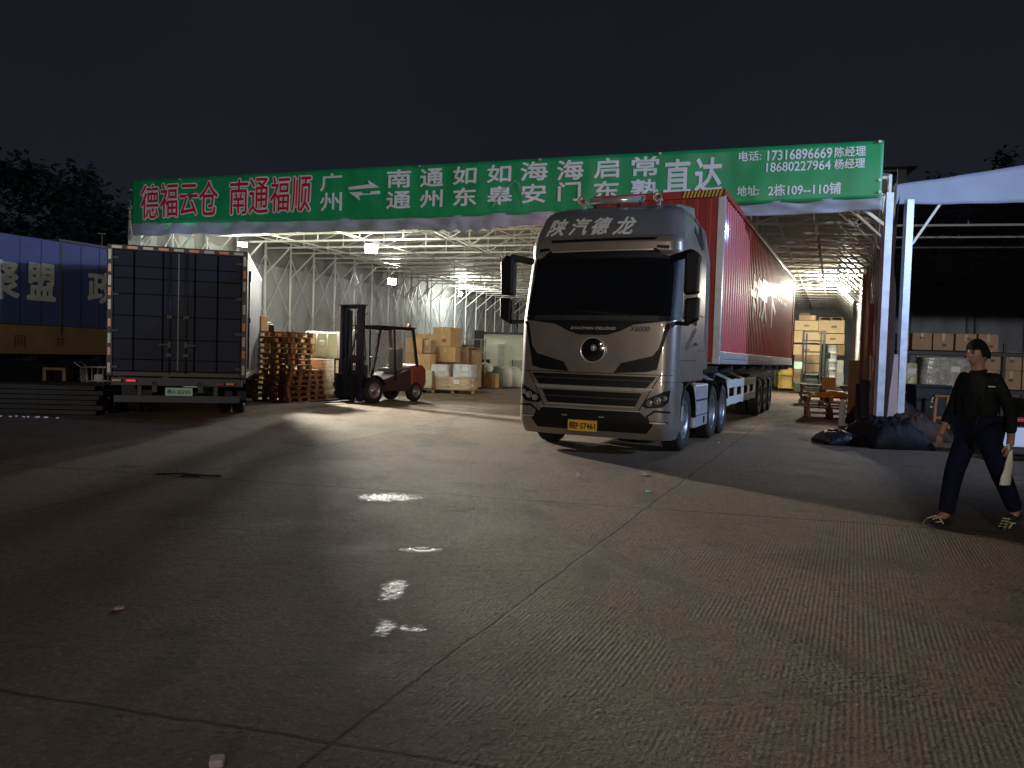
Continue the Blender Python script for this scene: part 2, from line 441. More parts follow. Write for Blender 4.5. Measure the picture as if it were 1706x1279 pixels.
def truss(w, nv=13):
    m = MB()
    B = lambda u: shed_pt(u, w, CHORD); T = lambda u: shed_pt(u, w, roof_z(u) - .03)
    m.bar(B(0), B(1), .055); m.bar(T(0), T(.5), .06); m.bar(T(.5), T(1), .06)
    for i in range(nv + 1):
        u = i / nv
        m.bar(B(u), T(u), .042)
        if i < nv:
            u2 = (i + 1) / nv
            m.bar(B(u) if i % 2 else T(u), T(u2) if i % 2 else B(u2), .032)
    for u0, u1 in ((0.0, .05), (1.0, .95)):           # knee braces
        m.bar(shed_pt(u0, w, CHORD - .95), B(u1), .045)
    return m
for i in range(NB + 1):
    w = i / NB
    truss(max(w, .004)).build("roof_truss", whitesteel, shed)
for side in (0., 1.):
    for i in range(NB + 1):
        a = shed_pt(side, i / NB)
        m = MB(); m.bar(a, (a.x, a.y, EAVE), .06)
        m.box((a.x, a.y, .03), (.18, .18, .06))
        m.build("side_post", whitesteel, shed)
    m = MB()
    for i in range(0, NB):                              # scissor braces between the posts
        a, b_ = shed_pt(side, i / NB), shed_pt(side, (i + 1) / NB)
        for z0 in ((.35, 2.6, 4.85)[:-1]):
            z1 = z0 + 2.25
            m.bar((a.x, a.y, z0), (b_.x, b_.y, z1), .03); m.bar((a.x, a.y, z1), (b_.x, b_.y, z0), .03)
    m.build("scissor_brace", lightsteel, shed)
m = MB()
for u in (.12, .25, .38, .5, .62, .75, .88):
    m.bar(shed_pt(u, .004, roof_z(u) + .02), shed_pt(u, 1, roof_z(u) + .02), .05)
    m.bar(shed_pt(u, .004, CHORD - .02), shed_pt(u, 1, CHORD - .02), .035)
m.build("purlin", whitesteel, shed)
# doubled corner posts at the front, with brackets
for u, dx in ((0., .12), (1., -.05)):
    a = shed_pt(u, .004); m = MB()
    m.bar((a.x + dx, a.y - .1, 0), (a.x + dx, a.y - .1, 5.05), .15)
    m.box((a.x + dx, a.y - .1, .02), (.3, .3, .04))
    s_ = 1 if u == 0 else -1
    m.bar((a.x + dx, a.y - .1, 4.35), (a.x + dx + s_ * .75, a.y - .1 - s_ * .25, 5.0), .06)
    m.build("corner_post", whitesteel if u == 0 else lightsteel, shed)
# back wall diagonals
m = MB()
for u in (.2, .4, .6, .8, .97):
    a = shed_pt(u, .994); m.bar(a, (a.x, a.y, 6.0), .08)
    c = shed_pt(u - .14, .994); m.bar((a.x, a.y, 5.6), (c.x, c.y, 1.5), .06)
m.build("back_frame", lightsteel, shed)

# ---------------------------------------------------------------- green banner on the shed front
ud = (SR - SL); UL = ud.length; ux = ud.normalized(); un = Vector((ux.y, -ux.x, 0))     # un points to the viewer
banner = thing("banner_sign", "long green banner with red and white Chinese lettering across the shed front", "banner", SL + un * .28, math.atan2(ux.y, ux.x))
ORG = SL + un * .28
s0, _z = on_plane(219, 340, ORG, ux); s1, _z2 = on_plane(1471, 280, ORG, ux)
zt0, zb0 = on_plane(219, 300.5, ORG, ux)[1], on_plane(219, 372.5, ORG, ux)[1]
zt1, zb1 = on_plane(1470, 233.5, ORG, ux)[1], on_plane(1468, 329, ORG, ux)[1]
def bz(s, t):                       # t 0 bottom .. 1 top
    f = (s - s0) / (s1 - s0)
    lo = zb0 + (zb1 - zb0) * f - .10 * math.sin(math.pi * f) * (1 if f < .55 else .9) + .02 * noise.noise((s * 1.3, 0, 0)); hi = zt0 + (zt1 - zt0) * f
    return lo + (hi - lo) * t
def bdepth(s, z): return .045 * noise.noise((s * .7, z * .9, 4)) + .022 * noise.noise((s * 2.6, z * 1.2, 2)) + .010 * math.sin(s * 2.2 + z * 3.5) * noise.noise((s * .5, 1, 7))
MB().grid(lambda u, v: (s0 + (s1 - s0) * u, bdepth(s0 + (s1 - s0) * u, bz(s0 + (s1 - s0) * u, v)), bz(s0 + (s1 - s0) * u, v)), 260, 14).build("banner_cloth", sign_green, banner, solid=.01)
m = MB()
for z0, z1 in ((zt0, zt1), ((zt0 + zb0) / 2, (zt1 + zb1) / 2), (zb0 + .02, zb1 + .02)):
    m.bar((s0, .12, z0 - .04), (s1, .12, z1 - .04), .05)
for i in range(14):
    s = s0 + (s1 - s0) * (i + .02) / 13.04
    m.bar((s, .12, bz(s, .0)), (s, .12, bz(s, 1) - .04), .05)
m.build("banner_frame", lightsteel, banner)
def val(u, v):
    s = s0 - .05 + (s1 - s0 + .08) * u
    base = bz(s, 0) + .03
    drop = .33 + .05 * noise.noise((s * .8, 1, 0)) - .06 * u
    f = u - .53
    if abs(f) < .07: drop += .10 * math.cos(f / .07 * math.pi / 2) * abs(math.sin(s * 9))
    return (s, .02 + .10 * v + .05 * noise.noise((s * 2.2, v * 2, 5)) + .03 * math.sin(s * 6 + 2 * v), base - drop * v)
MB().grid(val, 300, 8).build("valance", tarp_front, banner, solid=.008)
m = MB()
for px, py in ((219, 316), (219, 344), (300, 299), (700, 277), (900, 266), (1100, 256), (1466, 236), (1466, 300), (1466, 320)):
    s, z = on_plane(px, py, ORG, ux); m.box((s, -.02, z), (.06, .03, .05))
m.build("eyelet", lightsteel, banner)
def sign_text(body, x0, y0, x1, y1, mat, bold, off, name="lettering", grow=0.):
    (sa, za), (sb, zb) = on_plane(x0, (y0 + y1) / 2, ORG, ux), on_plane(x1, (y0 + y1) / 2, ORG, ux)
    zc0, zc1 = on_plane((x0 + x1) / 2, y1, ORG, ux)[1], on_plane((x0 + x1) / 2, y0, ORG, ux)[1]
    vs, fs = text_geo(body, sb - sa + grow, zc1 - zc0 + grow, bold)
    sc, zc = (sa + sb) / 2, (zc0 + zc1) / 2
    return [(sc + x, bdepth(sc + x, zc + y) - off - d, zc + y) for x, y, d in vs], fs
def sign_group(items, mat, bold, off, grow=0.):
    m = MB()
    for it in items: m.add(*sign_text(*it, mat, bold, off, grow=grow))
    return m.build("lettering", mat, banner)
big = [("德", 235.5, 308, 264, 364), ("福", 267.5, 305.5, 297, 361.5), ("云", 300.5, 307, 329.5, 358.5), ("仓", 332.5, 301.5, 363.5, 358.5),
       ("南", 383.5, 298.5, 413.5, 356.5), ("通", 416, 296.5, 447.5, 355.5), ("福", 451, 294.5, 482.5, 352.5), ("顺", 487, 294, 518, 352.5)]
sign_group(big, white_letter, .045, .012, .0)
sign_group(big, red_letter, .006, .020)
sign_group([("广", 534.5, 289, 570, 318), ("州", 534.5, 321, 569, 351)], white_letter, .02, .014)
sign_group([("南", 646, 283, 684, 312), ("通", 645, 319, 684, 347), ("通", 700, 281, 738, 310), ("州", 700, 317, 737, 345), ("如", 756, 278, 794, 307), ("东", 756, 313.5, 794, 342.5),
            ("如", 813, 274.5, 851, 303.5), ("皋", 813, 311, 853, 340), ("海", 868, 269.6, 912, 300), ("安", 869.5, 306.5, 908.5, 337), ("海", 928.6, 267.5, 972, 299), ("门", 930, 303.5, 967, 334),
            ("启", 991, 264, 1031, 296), ("东", 990, 302, 1031, 333), ("常", 1053, 261, 1097, 293), ("熟", 1052, 299, 1096, 331)], white_letter, .028, .014)
sign_group([("直", 1107, 266, 1150, 321), ("达", 1158.6, 263, 1202, 319)], white_letter, .022, .014)
sign_group([("电话:", 1231, 252, 1268, 268), ("17316896669", 1279, 248.5, 1386, 265), ("陈经理", 1391, 244, 1442, 260.5),
            ("18680227964", 1277, 269, 1383.5, 284.5), ("杨经理", 1390, 264.5, 1440.5, 280.5),
            ("地址:", 1228, 310, 1264, 326), ("2栋109--110铺", 1280, 306, 1400, 325)], white_letter, .022, .014)
m = MB()
for poly in (((581, 311.5), (581, 316), (633, 312.3), (614.5, 300.5), (617, 307.5)), ((582, 320.5), (600, 333.8), (597.5, 325.6), (633.5, 323.3), (633.5, 318.2))):
    pp = [on_plane(*p, ORG, ux) for p in poly]
    m.prism(pp, lambda s, z: (s, bdepth(s, z) - .030, z), lambda s, z: (s, bdepth(s, z) - .005, z))
m.build("arrow", white_letter, banner)
m = MB()                                   # scuffs: torn threads hanging over the cloth
for a, b_ in (((862, 300), (838, 318)), ((863, 303), (873, 322)), ((838, 318), (822, 345)), ((873, 322), (882, 344))):
    (sa, za), (sb, zb) = on_plane(*a, ORG, ux), on_plane(*b_, ORG, ux)
    m.bar((sa, -.03, za), (sb, -.04, zb), .012)
m.build("torn_thread", lightsteel, banner)

# ---------------------------------------------------------------- lamps in the shed
def floodlight(p, aim, power, label, group="floodlights in the shed", color=(1, .985, .88), w=.36, h=.26, emit=60, spot=None):
    d = (Vector(aim) - Vector(p)); d.normalize()
    t = thing("floodlight", label, "floodlight", p, math.atan2(d.y, d.x) - R(90), group)
    tl = math.asin(d.z)
    rot = Matrix.Rotation(tl, 4, 'X')
    hs = MB().box((0, -.05, 0), (w + .05, .09, h + .05)); 
    for k in range(5): hs.box((-w / 2 + w * k / 4, -.11, 0), (.012, .05, h))
    o = hs.build("housing", darkgrey, t, bev=.008); o.rotation_euler = (tl, 0, 0)
    o = MB().box((0, .004, 0), (w, .02, h)).build("lamp_panel", M("lamp_glow_%d" % emit, (1, .97, .86), .4, emit=emit, var=.0), t, bev=.004); o.rotation_euler = (tl, 0, 0)
    br = MB(); br.bar((-w / 2 - .04, -.04, 0), (-w / 2 - .04, -.04, h / 2 + .12), .02); br.bar((w / 2 + .04, -.04, 0), (w / 2 + .04, -.04, h / 2 + .12), .02); br.bar((-w / 2 - .04, -.04, h / 2 + .12), (w / 2 + .04, -.04, h / 2 + .12), .02)
    br.bar((0, -.04, h / 2 + .12), (0, -.25, h / 2 + .14), .02)
    br.build("bracket", darkgrey, t)
    l = lamp('SPOT' if spot else 'POINT', (0, .10, 0), power, color, .30, None, spot or 60, .6)
    l.parent = t
    if spot: l.rotation_euler = (R(90) + tl, 0, 0)
    else: l.location = (0, .12, 0)
    return t
def wallp(px, py, off=.95):
    A = SL; d = (BL - SL).normalized(); s, z = on_plane(px, py, A, d)
    n = Vector((d.y, -d.x, 0)); q = A + d * s + n * off; return (q.x, q.y, z)
floodlight(wallp(622, 469), (-1.2, 6, 0), 4200, "bright floodlight on the left curtain behind the forklift", emit=70, spot=38)
floodlight(wallp(740, 490), (9, 33, 0), 520, "smaller floodlight high on the left curtain above the cardboard boxes", w=.26, h=.22, emit=60)
q = P(619, 414, 24.0); floodlight((q.x, q.y, q.z), (0, 8, 0), 480, "floodlight hung from the roof trusses below the banner arrows", emit=70)
q = P(404, 407, 26.0); floodlight((q.x, q.y, q.z), (2.5, 3, 1.6), 20000, "floodlight high in the shed's front left corner above the box truck", color=(1, .91, .75), w=.3, h=.14, emit=60, spot=96, group="floodlights in the shed")
q = P(1409, 481, 34.5); floodlight((q.x, q.y, q.z), (9, 27, 2), 2900, "floodlight at the far right end above the wooden crates", color=(1, .90, .74), w=.3, h=.25, emit=60)

# ---------------------------------------------------------------- wheels
def wheel(parent, x, y, rad=.51, width=.30, outward=1, dual=False):
    ws = width / 2
    m = MB()
    def tyre(cx):
        prof = [(rad * .60, -ws * .9), (rad * .72, -ws), (rad * .93, -ws), (rad * .985, -ws * .82), (rad, -ws * .6)]
        for g_ in (-.35, 0, .35): prof += [(rad, ws * (g_ - .08)), (rad * .972, ws * (g_ - .07)), (rad * .972, ws * (g_ + .07)), (rad, ws * (g_ + .08))]
        prof += [(rad, ws * .6), (rad * .985, ws * .82), (rad * .93, ws), (rad * .72, ws), (rad * .60, ws * .9)]
        m.lathe(prof, (cx, 0, 0), 'X', 36)
    tyre(0)
    if dual: tyre(-outward * (width + .05))
    o = m.build("wheel", rubber, parent, loc=(x, y, rad))
    r_ = MB(); s = outward
    face = -ws * .35 if dual else ws * .45
    r_.lathe([(rad * .62, s * ws * .92), (rad * .58, s * ws * .95), (rad * .55, s * ws * .7), (rad * .48, s * face), (rad * .30, s * face), (rad * .27, s * (face + .05)), (rad * .14, s * (face + .09)), (.001, s * (face + .10))], (0, 0, 0), 'X', 32)
    for k in range(10):
        a = 2 * math.pi * k / 10
        r_.tube([(s * face, rad * .37 * math.cos(a), rad * .37 * math.sin(a)), (s * (face + .035), rad * .37 * math.cos(a), rad * .37 * math.sin(a))], .018, 6)
    r_.build("rim", rimm, o)
    return o

# ---------------------------------------------------------------- the tractor unit
TYAW = R(-24.45)
TU, TW = Vector((math.sin(-TYAW), math.cos(TYAW), 0)), Vector((math.cos(TYAW), -math.sin(-TYAW), 0))
TORG = Vector((1.19, 11.72, 0))
truck = thing("semi_truck", "silver semi truck cab with white Chinese letters on its grey visor, front towards us", "truck", TORG, TYAW)
def interp(tab, z):
    if z <= tab[0][0]: return tab[0][1]
    for (a, va), (b_, vb) in zip(tab, tab[1:]):
        if z <= b_: 
            t = (z - a) / (b_ - a); t = t * t * (3 - 2 * t) if False else t
            return va + (vb - va) * t
    return tab[-1][1]
YP = [(.22, .10), (.34, .03), (.5, 0), (1.0, .0), (1.25, .02), (1.95, .05), (2.05, .07), (3.05, .33), (3.10, .30), (3.24, .31), (3.30, .335), (3.5, .43), (3.70, .57), (3.80, .68), (3.88, .86), (3.93, 1.12)]
AW = [(.22, 1.20), (.4, 1.26), (1.9, 1.26), (3.05, 1.25), (3.3, 1.235), (3.7, 1.17), (3.85, 1.10), (3.93, .95)]
def hw(z): return interp(AW, z)
CR = .20
def surf(x, z):
    a = hw(z); ax = min(abs(x), a - .001)
    y = interp(YP, z) + .10 * (ax / a) ** 2
    e = ax - (a - CR)
    if e > 0: y += CR - math.sqrt(max(0, CR * CR - e * e))
    return y
def shell(zs, yback, nx=44, close_top=True):
    m = MB(); rows = []
    for z in zs:
        a = hw(z); row = []
        for i in range(nx + 1):
            th = math.pi * (i / nx - .5)
            # denser near the corners
            x = a * math.sin(th) if True else 0
            row.append((x, surf(x, z), z))
        yb = yback(z) if callable(yback) else yback
        yl = row[-1][1]
        for k in range(1, 7): row.append((a, yl + (yb - yl) * k / 6, z))
        row.append((a - .04, yb + .02, z)); row.append((-a + .04, yb + .02, z))
        for k in range(6, 0, -1): row.append((-a, yl + (yb - yl) * k / 6, z))
        rows.append(row)
    n = len(rows[0]); vs = [p for r_ in rows for p in r_]; fs = []
    for j in range(len(rows) - 1):
        for i in range(n): fs.append((j * n + i, j * n + (i + 1) % n, (j + 1) * n + (i + 1) % n, (j + 1) * n + i))
    fs.append(tuple(range(n))); fs.append(tuple(range((len(rows) - 1) * n, len(rows) * n)))
    return m.add(vs, fs, 0, True)
def frange(a, b_, st):
    n = max(1, int(round((b_ - a) / st))); return [a + (b_ - a) * i / n for i in range(n + 1)]
cabback = lambda z: 2.30 - max(0, z - 3.3) * .35
zz = sorted(set([round(z, 3) for z in frange(1.12, 3.93, .1)] + [z for z, _ in YP if 1.12 < z < 3.94]))
def smooth_by_angle(o, a=35):
    md = o.modifiers.new("es", 'EDGE_SPLIT'); md.split_angle = R(a)
o = shell(zz, cabback).build("cab_body", silver, truck); smooth_by_angle(o)
o = shell(sorted(set(frange(.24, 1.115, .08))), .62).build("bumper", silver, truck); smooth_by_angle(o)
def panel(name, polys, mat, off=.010, depth=.03, fn=surf, step=.07, parent=None, bev=0.):
    bm = bmesh.new()
    for poly in polys:
        f = bm.faces.new([bm.verts.new((x, 0, z)) for x, z in poly])
    xs = [v.co.x for v in bm.verts]; zs = [v.co.z for v in bm.verts]
    for ax, lo, hi in ((0, min(xs), max(xs)), (2, min(zs), max(zs))):
        k = math.floor(lo / step) * step
        while k < hi:
            no = (1, 0, 0) if ax == 0 else (0, 0, 1); co = (k, 0, 0) if ax == 0 else (0, 0, k)
            bmesh.ops.bisect_plane(bm, geom=bm.verts[:] + bm.edges[:] + bm.faces[:], plane_co=co, plane_no=no, dist=1e-5); k += step
    ret = bmesh.ops.extrude_face_region(bm, geom=bm.faces[:])
    new = set(v for v in ret["geom"] if isinstance(v, bmesh.types.BMVert))
    for v in bm.verts:
        v.co.y = fn(v.co.x, v.co.z) - off if v in new else fn(v.co.x, v.co.z) + depth
    bmesh.ops.recalc_face_normals(bm, faces=bm.faces)
    me = bpy.data.meshes.new(name); bm.to_mesh(me); bm.free()
    me.materials.append(mat)
    for p in me.polygons: p.use_smooth = True
    o = bpy.data.objects.new(name, me); COL.objects.link(o); o.parent = parent or truck
    smooth_by_angle(o, 30)
    return o
def mir(poly): return [(-x, z) for x, z in reversed(poly)]
# windscreen with its dark surround dipping into the middle of the nose
panel("windscreen_surround", [[(-1.17, 2.03), (-.62, 1.96), (-.42, 1.86), (-.22, 1.80), (.22, 1.80), (.42, 1.86), (.62, 1.96), (1.17, 2.03), (1.243, 2.05), (1.235, 3.0), (1.02, 3.02), (.86, 3.13), (-.86, 3.13), (-1.02, 3.02), (-1.235, 3.0), (-1.243, 2.05)]], blackp, .010)
panel("windscreen", [[(-1.16, 2.10), (1.16, 2.10), (1.14, 2.95), (.8, 2.99), (-.8, 2.99), (-1.14, 2.95)]], screen, .016, .0)
# what shows behind the glass is dim: a dashboard edge sits against it
panel("dashboard_trim", [[(-1.0, 2.02), (1.0, 2.02), (1.0, 2.10), (-1.0, 2.10)]], darkgrey, .018, .005)
for sx in (-1, 1):
    w_ = MB(); w_.bar((sx * .1 + .5, surf(.5, 2.12) - .03, 2.10), (sx * .1 + .5 - sx * .75 * (1 if sx > 0 else -.9), surf(.3, 2.2) - .045, 2.17), .018); w_.build("wiper", blackp, truck)
panel("sun_visor", [[(-1.13, 3.335), (1.13, 3.335), (1.03, 3.84), (-1.03, 3.84)]], visor_grey, .014, .02)
panel("visor_slot", [[(-.83, 3.26), (.83, 3.26), (.87, 3.305), (-.87, 3.305)]], blackp, .008, .02)
panel("marker_light", [[(-1.05, 3.12), (-.87, 3.14), (-.87, 3.18), (-1.05, 3.17)]], blackp, .012)
panel("marker_light", [[(.87, 3.14), (1.05, 3.12), (1.05, 3.17), (.87, 3.18)]], blackp, .012)
panel("trim_strip", [[(-.82, 3.10), (.82, 3.10), (.82, 3.125), (-.82, 3.125)]], chrome, .02, .01)
# nose: dark winglets, slots and the bumper mouth
wing = [(-1.16, 1.98), (-1.10, 1.98), (-1.02, 1.62), (-.93, 1.50), (-.46, 1.38), (-.36, 1.23), (-.84, 1.26), (-1.0, 1.30), (-1.05, 1.55)]
panel("air_intake", [wing], blackp, .012); panel("air_intake", [mir(wing)], blackp, .012)
panel("upper_grille", [[(-1.0, 1.19), (1.0, 1.19), (.86, 1.02), (-.86, 1.02)]], blackp, .008, .05)
panel("grille_bar", [[(-.94, 1.115), (.94, 1.115), (.93, 1.135), (-.93, 1.135)]], darkgrey, .024)
panel("lower_grille", [[(-.80, .94), (.80, .94), (.70, .74), (-.70, .74)]], blackp, .008, .05)
panel("grille_bar", [[(-.74, .835), (.74, .835), (.73, .858), (-.73, .858)]], darkgrey, .024)
panel("grille_surround", [[(-.90, .995), (.90, .995), (.87, .965), (-.87, .965)]], chrome, .014)
panel("bumper_mouth", [[(-.78, .66), (.78, .66), (.98, .48), (.88, .34), (-.88, .34), (-.98, .48)]], blackp, .008, .05)
for nm, pl_ in (("grille_trim", [(-.72, .735), (.72, .735), (.70, .715), (-.70, .715)]), ("grille_trim", [(-.96, 1.012), (.96, 1.012), (.95, .997), (-.95, .997)]), ("mouth_trim", [(-.80, .675), (.80, .675), (.79, .66), (-.79, .66)])):
    panel(nm, [pl_], chrome, .018, .02)
# panel gaps of the hinged nose flap
gap = [(-1.075, 1.24), (-1.06, 1.24), (-.74, .66), (-.755, .66)]
panel("panel_gap", [gap], blackp, .003); panel("panel_gap", [mir(gap)], blackp, .003)
panel("panel_gap", [[(-1.22, 1.215), (1.22, 1.215), (1.22, 1.225), (-1.22, 1.225)]], blackp, .003)
hl = [(-1.20, 1.0), (-1.12, .98), (-.84, .84), (-.80, .76), (-.86, .72), (-1.10, .74), (-1.18, .82)]
for k, f in ((0, lambda p: p), (1, mir)):
    h_ = panel("headlight", [f(hl)], blackp, .010)
    sg = -1 if k == 0 else 1
    m = MB()
    for x, z, r_ in ((.92, .80, .048), (1.03, .84, .055), (1.13, .88, .04)):
        c = Vector((sg * x, surf(x, z) - .012, z))
        m.lathe([(r_, 0), (r_ * .95, -.015), (r_ * .6, .004), (.001, -.012)], c, 'Y', 16)
    m.build("lens", lampglass, h_)
    c_ = [(-1.21, .69), (-1.18, .69), (-.99, .70), (-.86, .60), (-.90, .50), (-1.18, .50), (-1.18, .53), (-.925, .53), (-.90, .60), (-1.0, .665), (-1.21, .66)]
    panel("fog_lamp_trim", [f(c_)], blackp, .010)
    c2 = [(-1.16, .52), (-.93, .52), (-.93, .50), (-1.16, .495)]
    panel("fog_lamp", [f(c2)], chrome, .016)
# emblem: dark dished disc in a bright ring with a raised mark
ec = Vector((0.02, surf(0, 1.55) - .012, 1.57))
em = MB(); em.lathe([(.20, .01), (.205, -.02), (.19, -.032), (.178, -.012)], ec, 'Y', 40); em = em.build("emblem", chrome, truck)
MB().lathe([(.178, -.012), (.12, -.03), (.06, -.038), (.001, -.04)], ec, 'Y', 40).build("emblem_dish", M("emblem_black", (.012, .011, .012), .12, .3, .1, 10, coat=1), em)
MB().lathe([(.05, -.038), (.035, -.06), (.001, -.066)], ec + Vector((0.02, 0, .03)), 'Y', 20).build("emblem_mark", chrome, em)
def cab_text(body, x, z, w, h, mat, bold=.02, shear=0., off=.022):
    vs, fs = text_geo(body, w, h, bold, shear)
    return MB().add([(x + a, surf(x + a, z + b_) - off - d, z + b_) for a, b_, d in vs], fs).build("lettering", mat, truck)
def cab_at(px, py):
    """where the sight line meets the cab front: (x, z) in the cab's own frame"""
    o_, d_ = ray(px, py); inv = (Matrix.Translation(TORG) @ Matrix.Rotation(TYAW, 4, 'Z')).inverted()
    a, b_ = inv @ o_, inv.to_3x3() @ d_; t = (-a.y) / b_.y
    for _ in range(12):
        p = a + b_ * t; t += (surf(p.x, p.z) - p.y) / b_.y * .8
    p = a + b_ * t; return p.x, p.z
for ch, x0, y0, x1, y1 in (("陕", 914.7, 367, 944.6, 393), ("汽", 951.6, 364.5, 983.5, 391.5), ("德", 988, 363, 1018, 390), ("龙", 1024, 362, 1059, 390)):
    xa, za = cab_at(x0, (y0 + y1) / 2); xb, zb = cab_at(x1, (y0 + y1) / 2); _, zt = cab_at((x0 + x1) / 2, y0); _, zb_ = cab_at((x0 + x1) / 2, y1)
    cab_text(ch, (xa + xb) / 2, (zt + zb_) / 2, xb - xa, zt - zb_, white_letter, .030, .25, .024)
cab_text("SHACMAN DELONG", 0, 1.90, .72, .042, lightsteel, .03, .2, .02)
cab_text("X6000", .72, 1.90, .30, .075, darkgrey, .03, .25, .012)
xp, zp = cab_at(971, 708.5)
pl = MB().box((xp, surf(xp, zp) - .025, zp), (.47, .012, .17)).build("licence_plate", plate_y, truck, bev=.004)
vs, fs = text_geo("皖F·57461", .41, .11, .04)
MB().add([(xp + a, surf(xp, zp) - .034 - d, zp + b_) for a, b_, d in vs], fs).build("plate_lettering", dark_letter, pl)
for sx in (-.30, .30):
    m = MB()
    for k in range(3): m.box((xp + sx + (k - 1) * .03, surf(xp + sx, .57) - .012, .555), (.018, .01, .02))
    m.build("marker_stud", chrome, truck)
# cab sides: doors with windows, handles and the black mirror housings
for s in (-1, 1):
    sx = lambda z, e=0., s=s: s * (hw(z) + e)
    dr = MB()
    dpoly = [(.42, 1.14), (1.66, 1.14), (1.66, 2.95), (.62, 2.95), (.42, 2.1)]
    dr.prism(dpoly, lambda y, z: (sx(z, -.01), y, z), lambda y, z: (sx(z, .008), y, z))
    d_ = dr.build("door", silver, truck, bev=.004)
    wn = [(.50, 2.08), (1.56, 2.02), (1.56, 2.86), (.70, 2.86)]
    MB().prism(wn, lambda y, z: (sx(z, 0), y, z), lambda y, z: (sx(z, .013), y, z)).build("side_window", screen, d_)
    MB().box((sx(1.6, .03), 1.52, 1.72), (.03, .18, .04)).build("handle", darkgrey, d_, bev=.006)
    m = MB()
    for y0, y1, z in ((.45, 1.62, 1.45), (1.72, 2.25, 1.62), (1.72, 2.25, 2.2)): m.box((sx(z, .004), (y0 + y1) / 2, z), (.014, y1 - y0, .012))
    m.bar((sx(1.75, .006), .7, 1.62), (sx(1.95, .006), 1.5, 1.98), .012); m.bar((sx(1.75, .006), .8, 1.60), (sx(1.95, .006), 1.58, 1.95), .012)
    m.build("side_crease", darkgrey, truck)
    # mirror
    mo = MB()
    mo.bar((s * 1.12, .30, 2.96), (s * 1.46, .10, 3.02), .10, .10); mo.bar((s * 1.22, .22, 2.0), (s * 1.44, .12, 1.98), .06)
    mo = mo.build("mirror", blackp, truck, bev=.02)
    MB().prism([(s * 1.36, 2.40), (s * 1.57, 2.42), (s * 1.59, 2.95), (s * 1.50, 3.05), (s * 1.36, 3.02)], lambda x, z: (x, 0.02, z), lambda x, z: (x, .20, z)).build("mirror_housing", blackp, mo, bev=.035, seg=3)
    MB().prism([(s * 1.38, 1.94), (s * 1.58, 2.04), (s * 1.59, 2.37), (s * 1.38, 2.35)], lambda x, z: (x, 0.03, z), lambda x, z: (x, .19, z)).build("mirror_housing", blackp, mo, bev=.035, seg=3)
    MB().prism([(s * 1.385, 2.44), (s * 1.555, 2.46), (s * 1.565, 2.92), (s * 1.40, 2.98)], lambda x, z: (x, .2005, z), lambda x, z: (x, .208, z)).build("mirror_glass", chrome, mo)
    # corner air guide, entry step, wheel arch, side extender
    MB().prism([(.64, .34), (.98, .34), (1.0, .40), (.90, .95), (.80, 1.11), (.64, 1.11)], lambda y, z: (s * 1.05, y, z), lambda y, z: (s * 1.245, y, z)).build("fender", silver, truck, bev=.03)
    st = MB(); st.box((s * 1.16, .74, .42), (.16, .22, .03)); st.box((s * 1.252, .74, .62), (.012, .16, .22)); st.build("entry_step", lightsteel, truck, bev=.006)
    ar = MB()
    n = 18
    for k in range(n):
        a0, a1 = math.pi * k / n, math.pi * (k + 1) / n
        for r0, r1 in ((.57, .62),):
            pts = [(1.2 - r * math.cos(a), .5 + r * math.sin(a)) for r, a in ((r0, a0), (r1, a0), (r1, a1), (r0, a1))]
            ar.prism(pts, lambda y, z: (s * .93, y, z), lambda y, z: (s * 1.262, y, z))
    ar.build("wheel_arch", blackp, truck)
    MB().prism([(2.26, 1.3), (2.72, 1.3), (2.74, 3.2), (2.60, 3.72), (2.26, 3.78)], lambda y, z: (s * (hw(z) - .045), y, z), lambda y, z: (s * (hw(z) - .005), y, z)).build("side_extender", silver, truck, bev=.012)
    MB().prism([(1.45, 3.55), (1.95, 3.30), (2.15, 3.36), (2.1, 3.70), (1.7, 3.78)], lambda y, z: (s * (hw(z) - .02), y, z), lambda y, z: (s * (hw(z) + .012), y, z)).build("fairing_inset", blackp, truck)
    wheel(truck, s * 1.06, 1.20, .50, .30, s)
    for y in (3.62, 4.76):
        wheel(truck, s * 1.09, y, .50, .27, s, True)
        mg = MB(); n = 14
        for k in range(n):
            a0, a1 = R(20) + R(140) * k / n, R(20) + R(140) * (k + 1) / n
            pts = [(y - r * math.cos(a), .5 + r * math.sin(a)) for r, a in ((.545, a0), (.565, a0), (.565, a1), (.545, a1))]
            mg.prism(pts, lambda yy, z: (s * .62, yy, z), lambda yy, z: (s * 1.24, yy, z))
        mg.build("mudguard", blackp, truck)
    # tank and storage boxes between the axles
    tk = MB().box((s * 1.0, 2.42, .68), (.48, 1.14, .74)).build("fuel_tank" if s < 0 else "storage_box", lightsteel, truck, bev=.03)
    m = MB(); m.box((s * 1.245, 2.42, .78), (.014, 1.0, .03)); m.box((s * 1.245, 2.42, .52), (.014, 1.08, .015)); m.build("box_lid_seam", darkgrey, tk)
    MB().box((s * 1.248, 2.62, .42), (.016, .07, .12)).build("latch", blackp, tk, bev=.004)
m = MB()
for s in (-1, 1): m.box((s * .43, 3.6, .88), (.09, 5.2, .26))
for y in (1.2, 2.4, 3.2, 4.2, 5.4): m.box((0, y, .9), (.8, .12, .16))
m.tube([(-.9, 1.2, .5), (.9, 1.2, .5)], .07); m.tube([(-.9, 3.62, .5), (.9, 3.62, .5)], .09); m.tube([(-.9, 4.76, .5), (.9, 4.76, .5)], .09)
m.box((0, 4.2, 1.09), (.9, .9, .12))
m.build("chassis_frame", darkgrey, truck)
MB().box((0, 1.6, .85), (1.5, 1.2, .5)).build("engine_block", darkgrey, truck)
ah = MB()
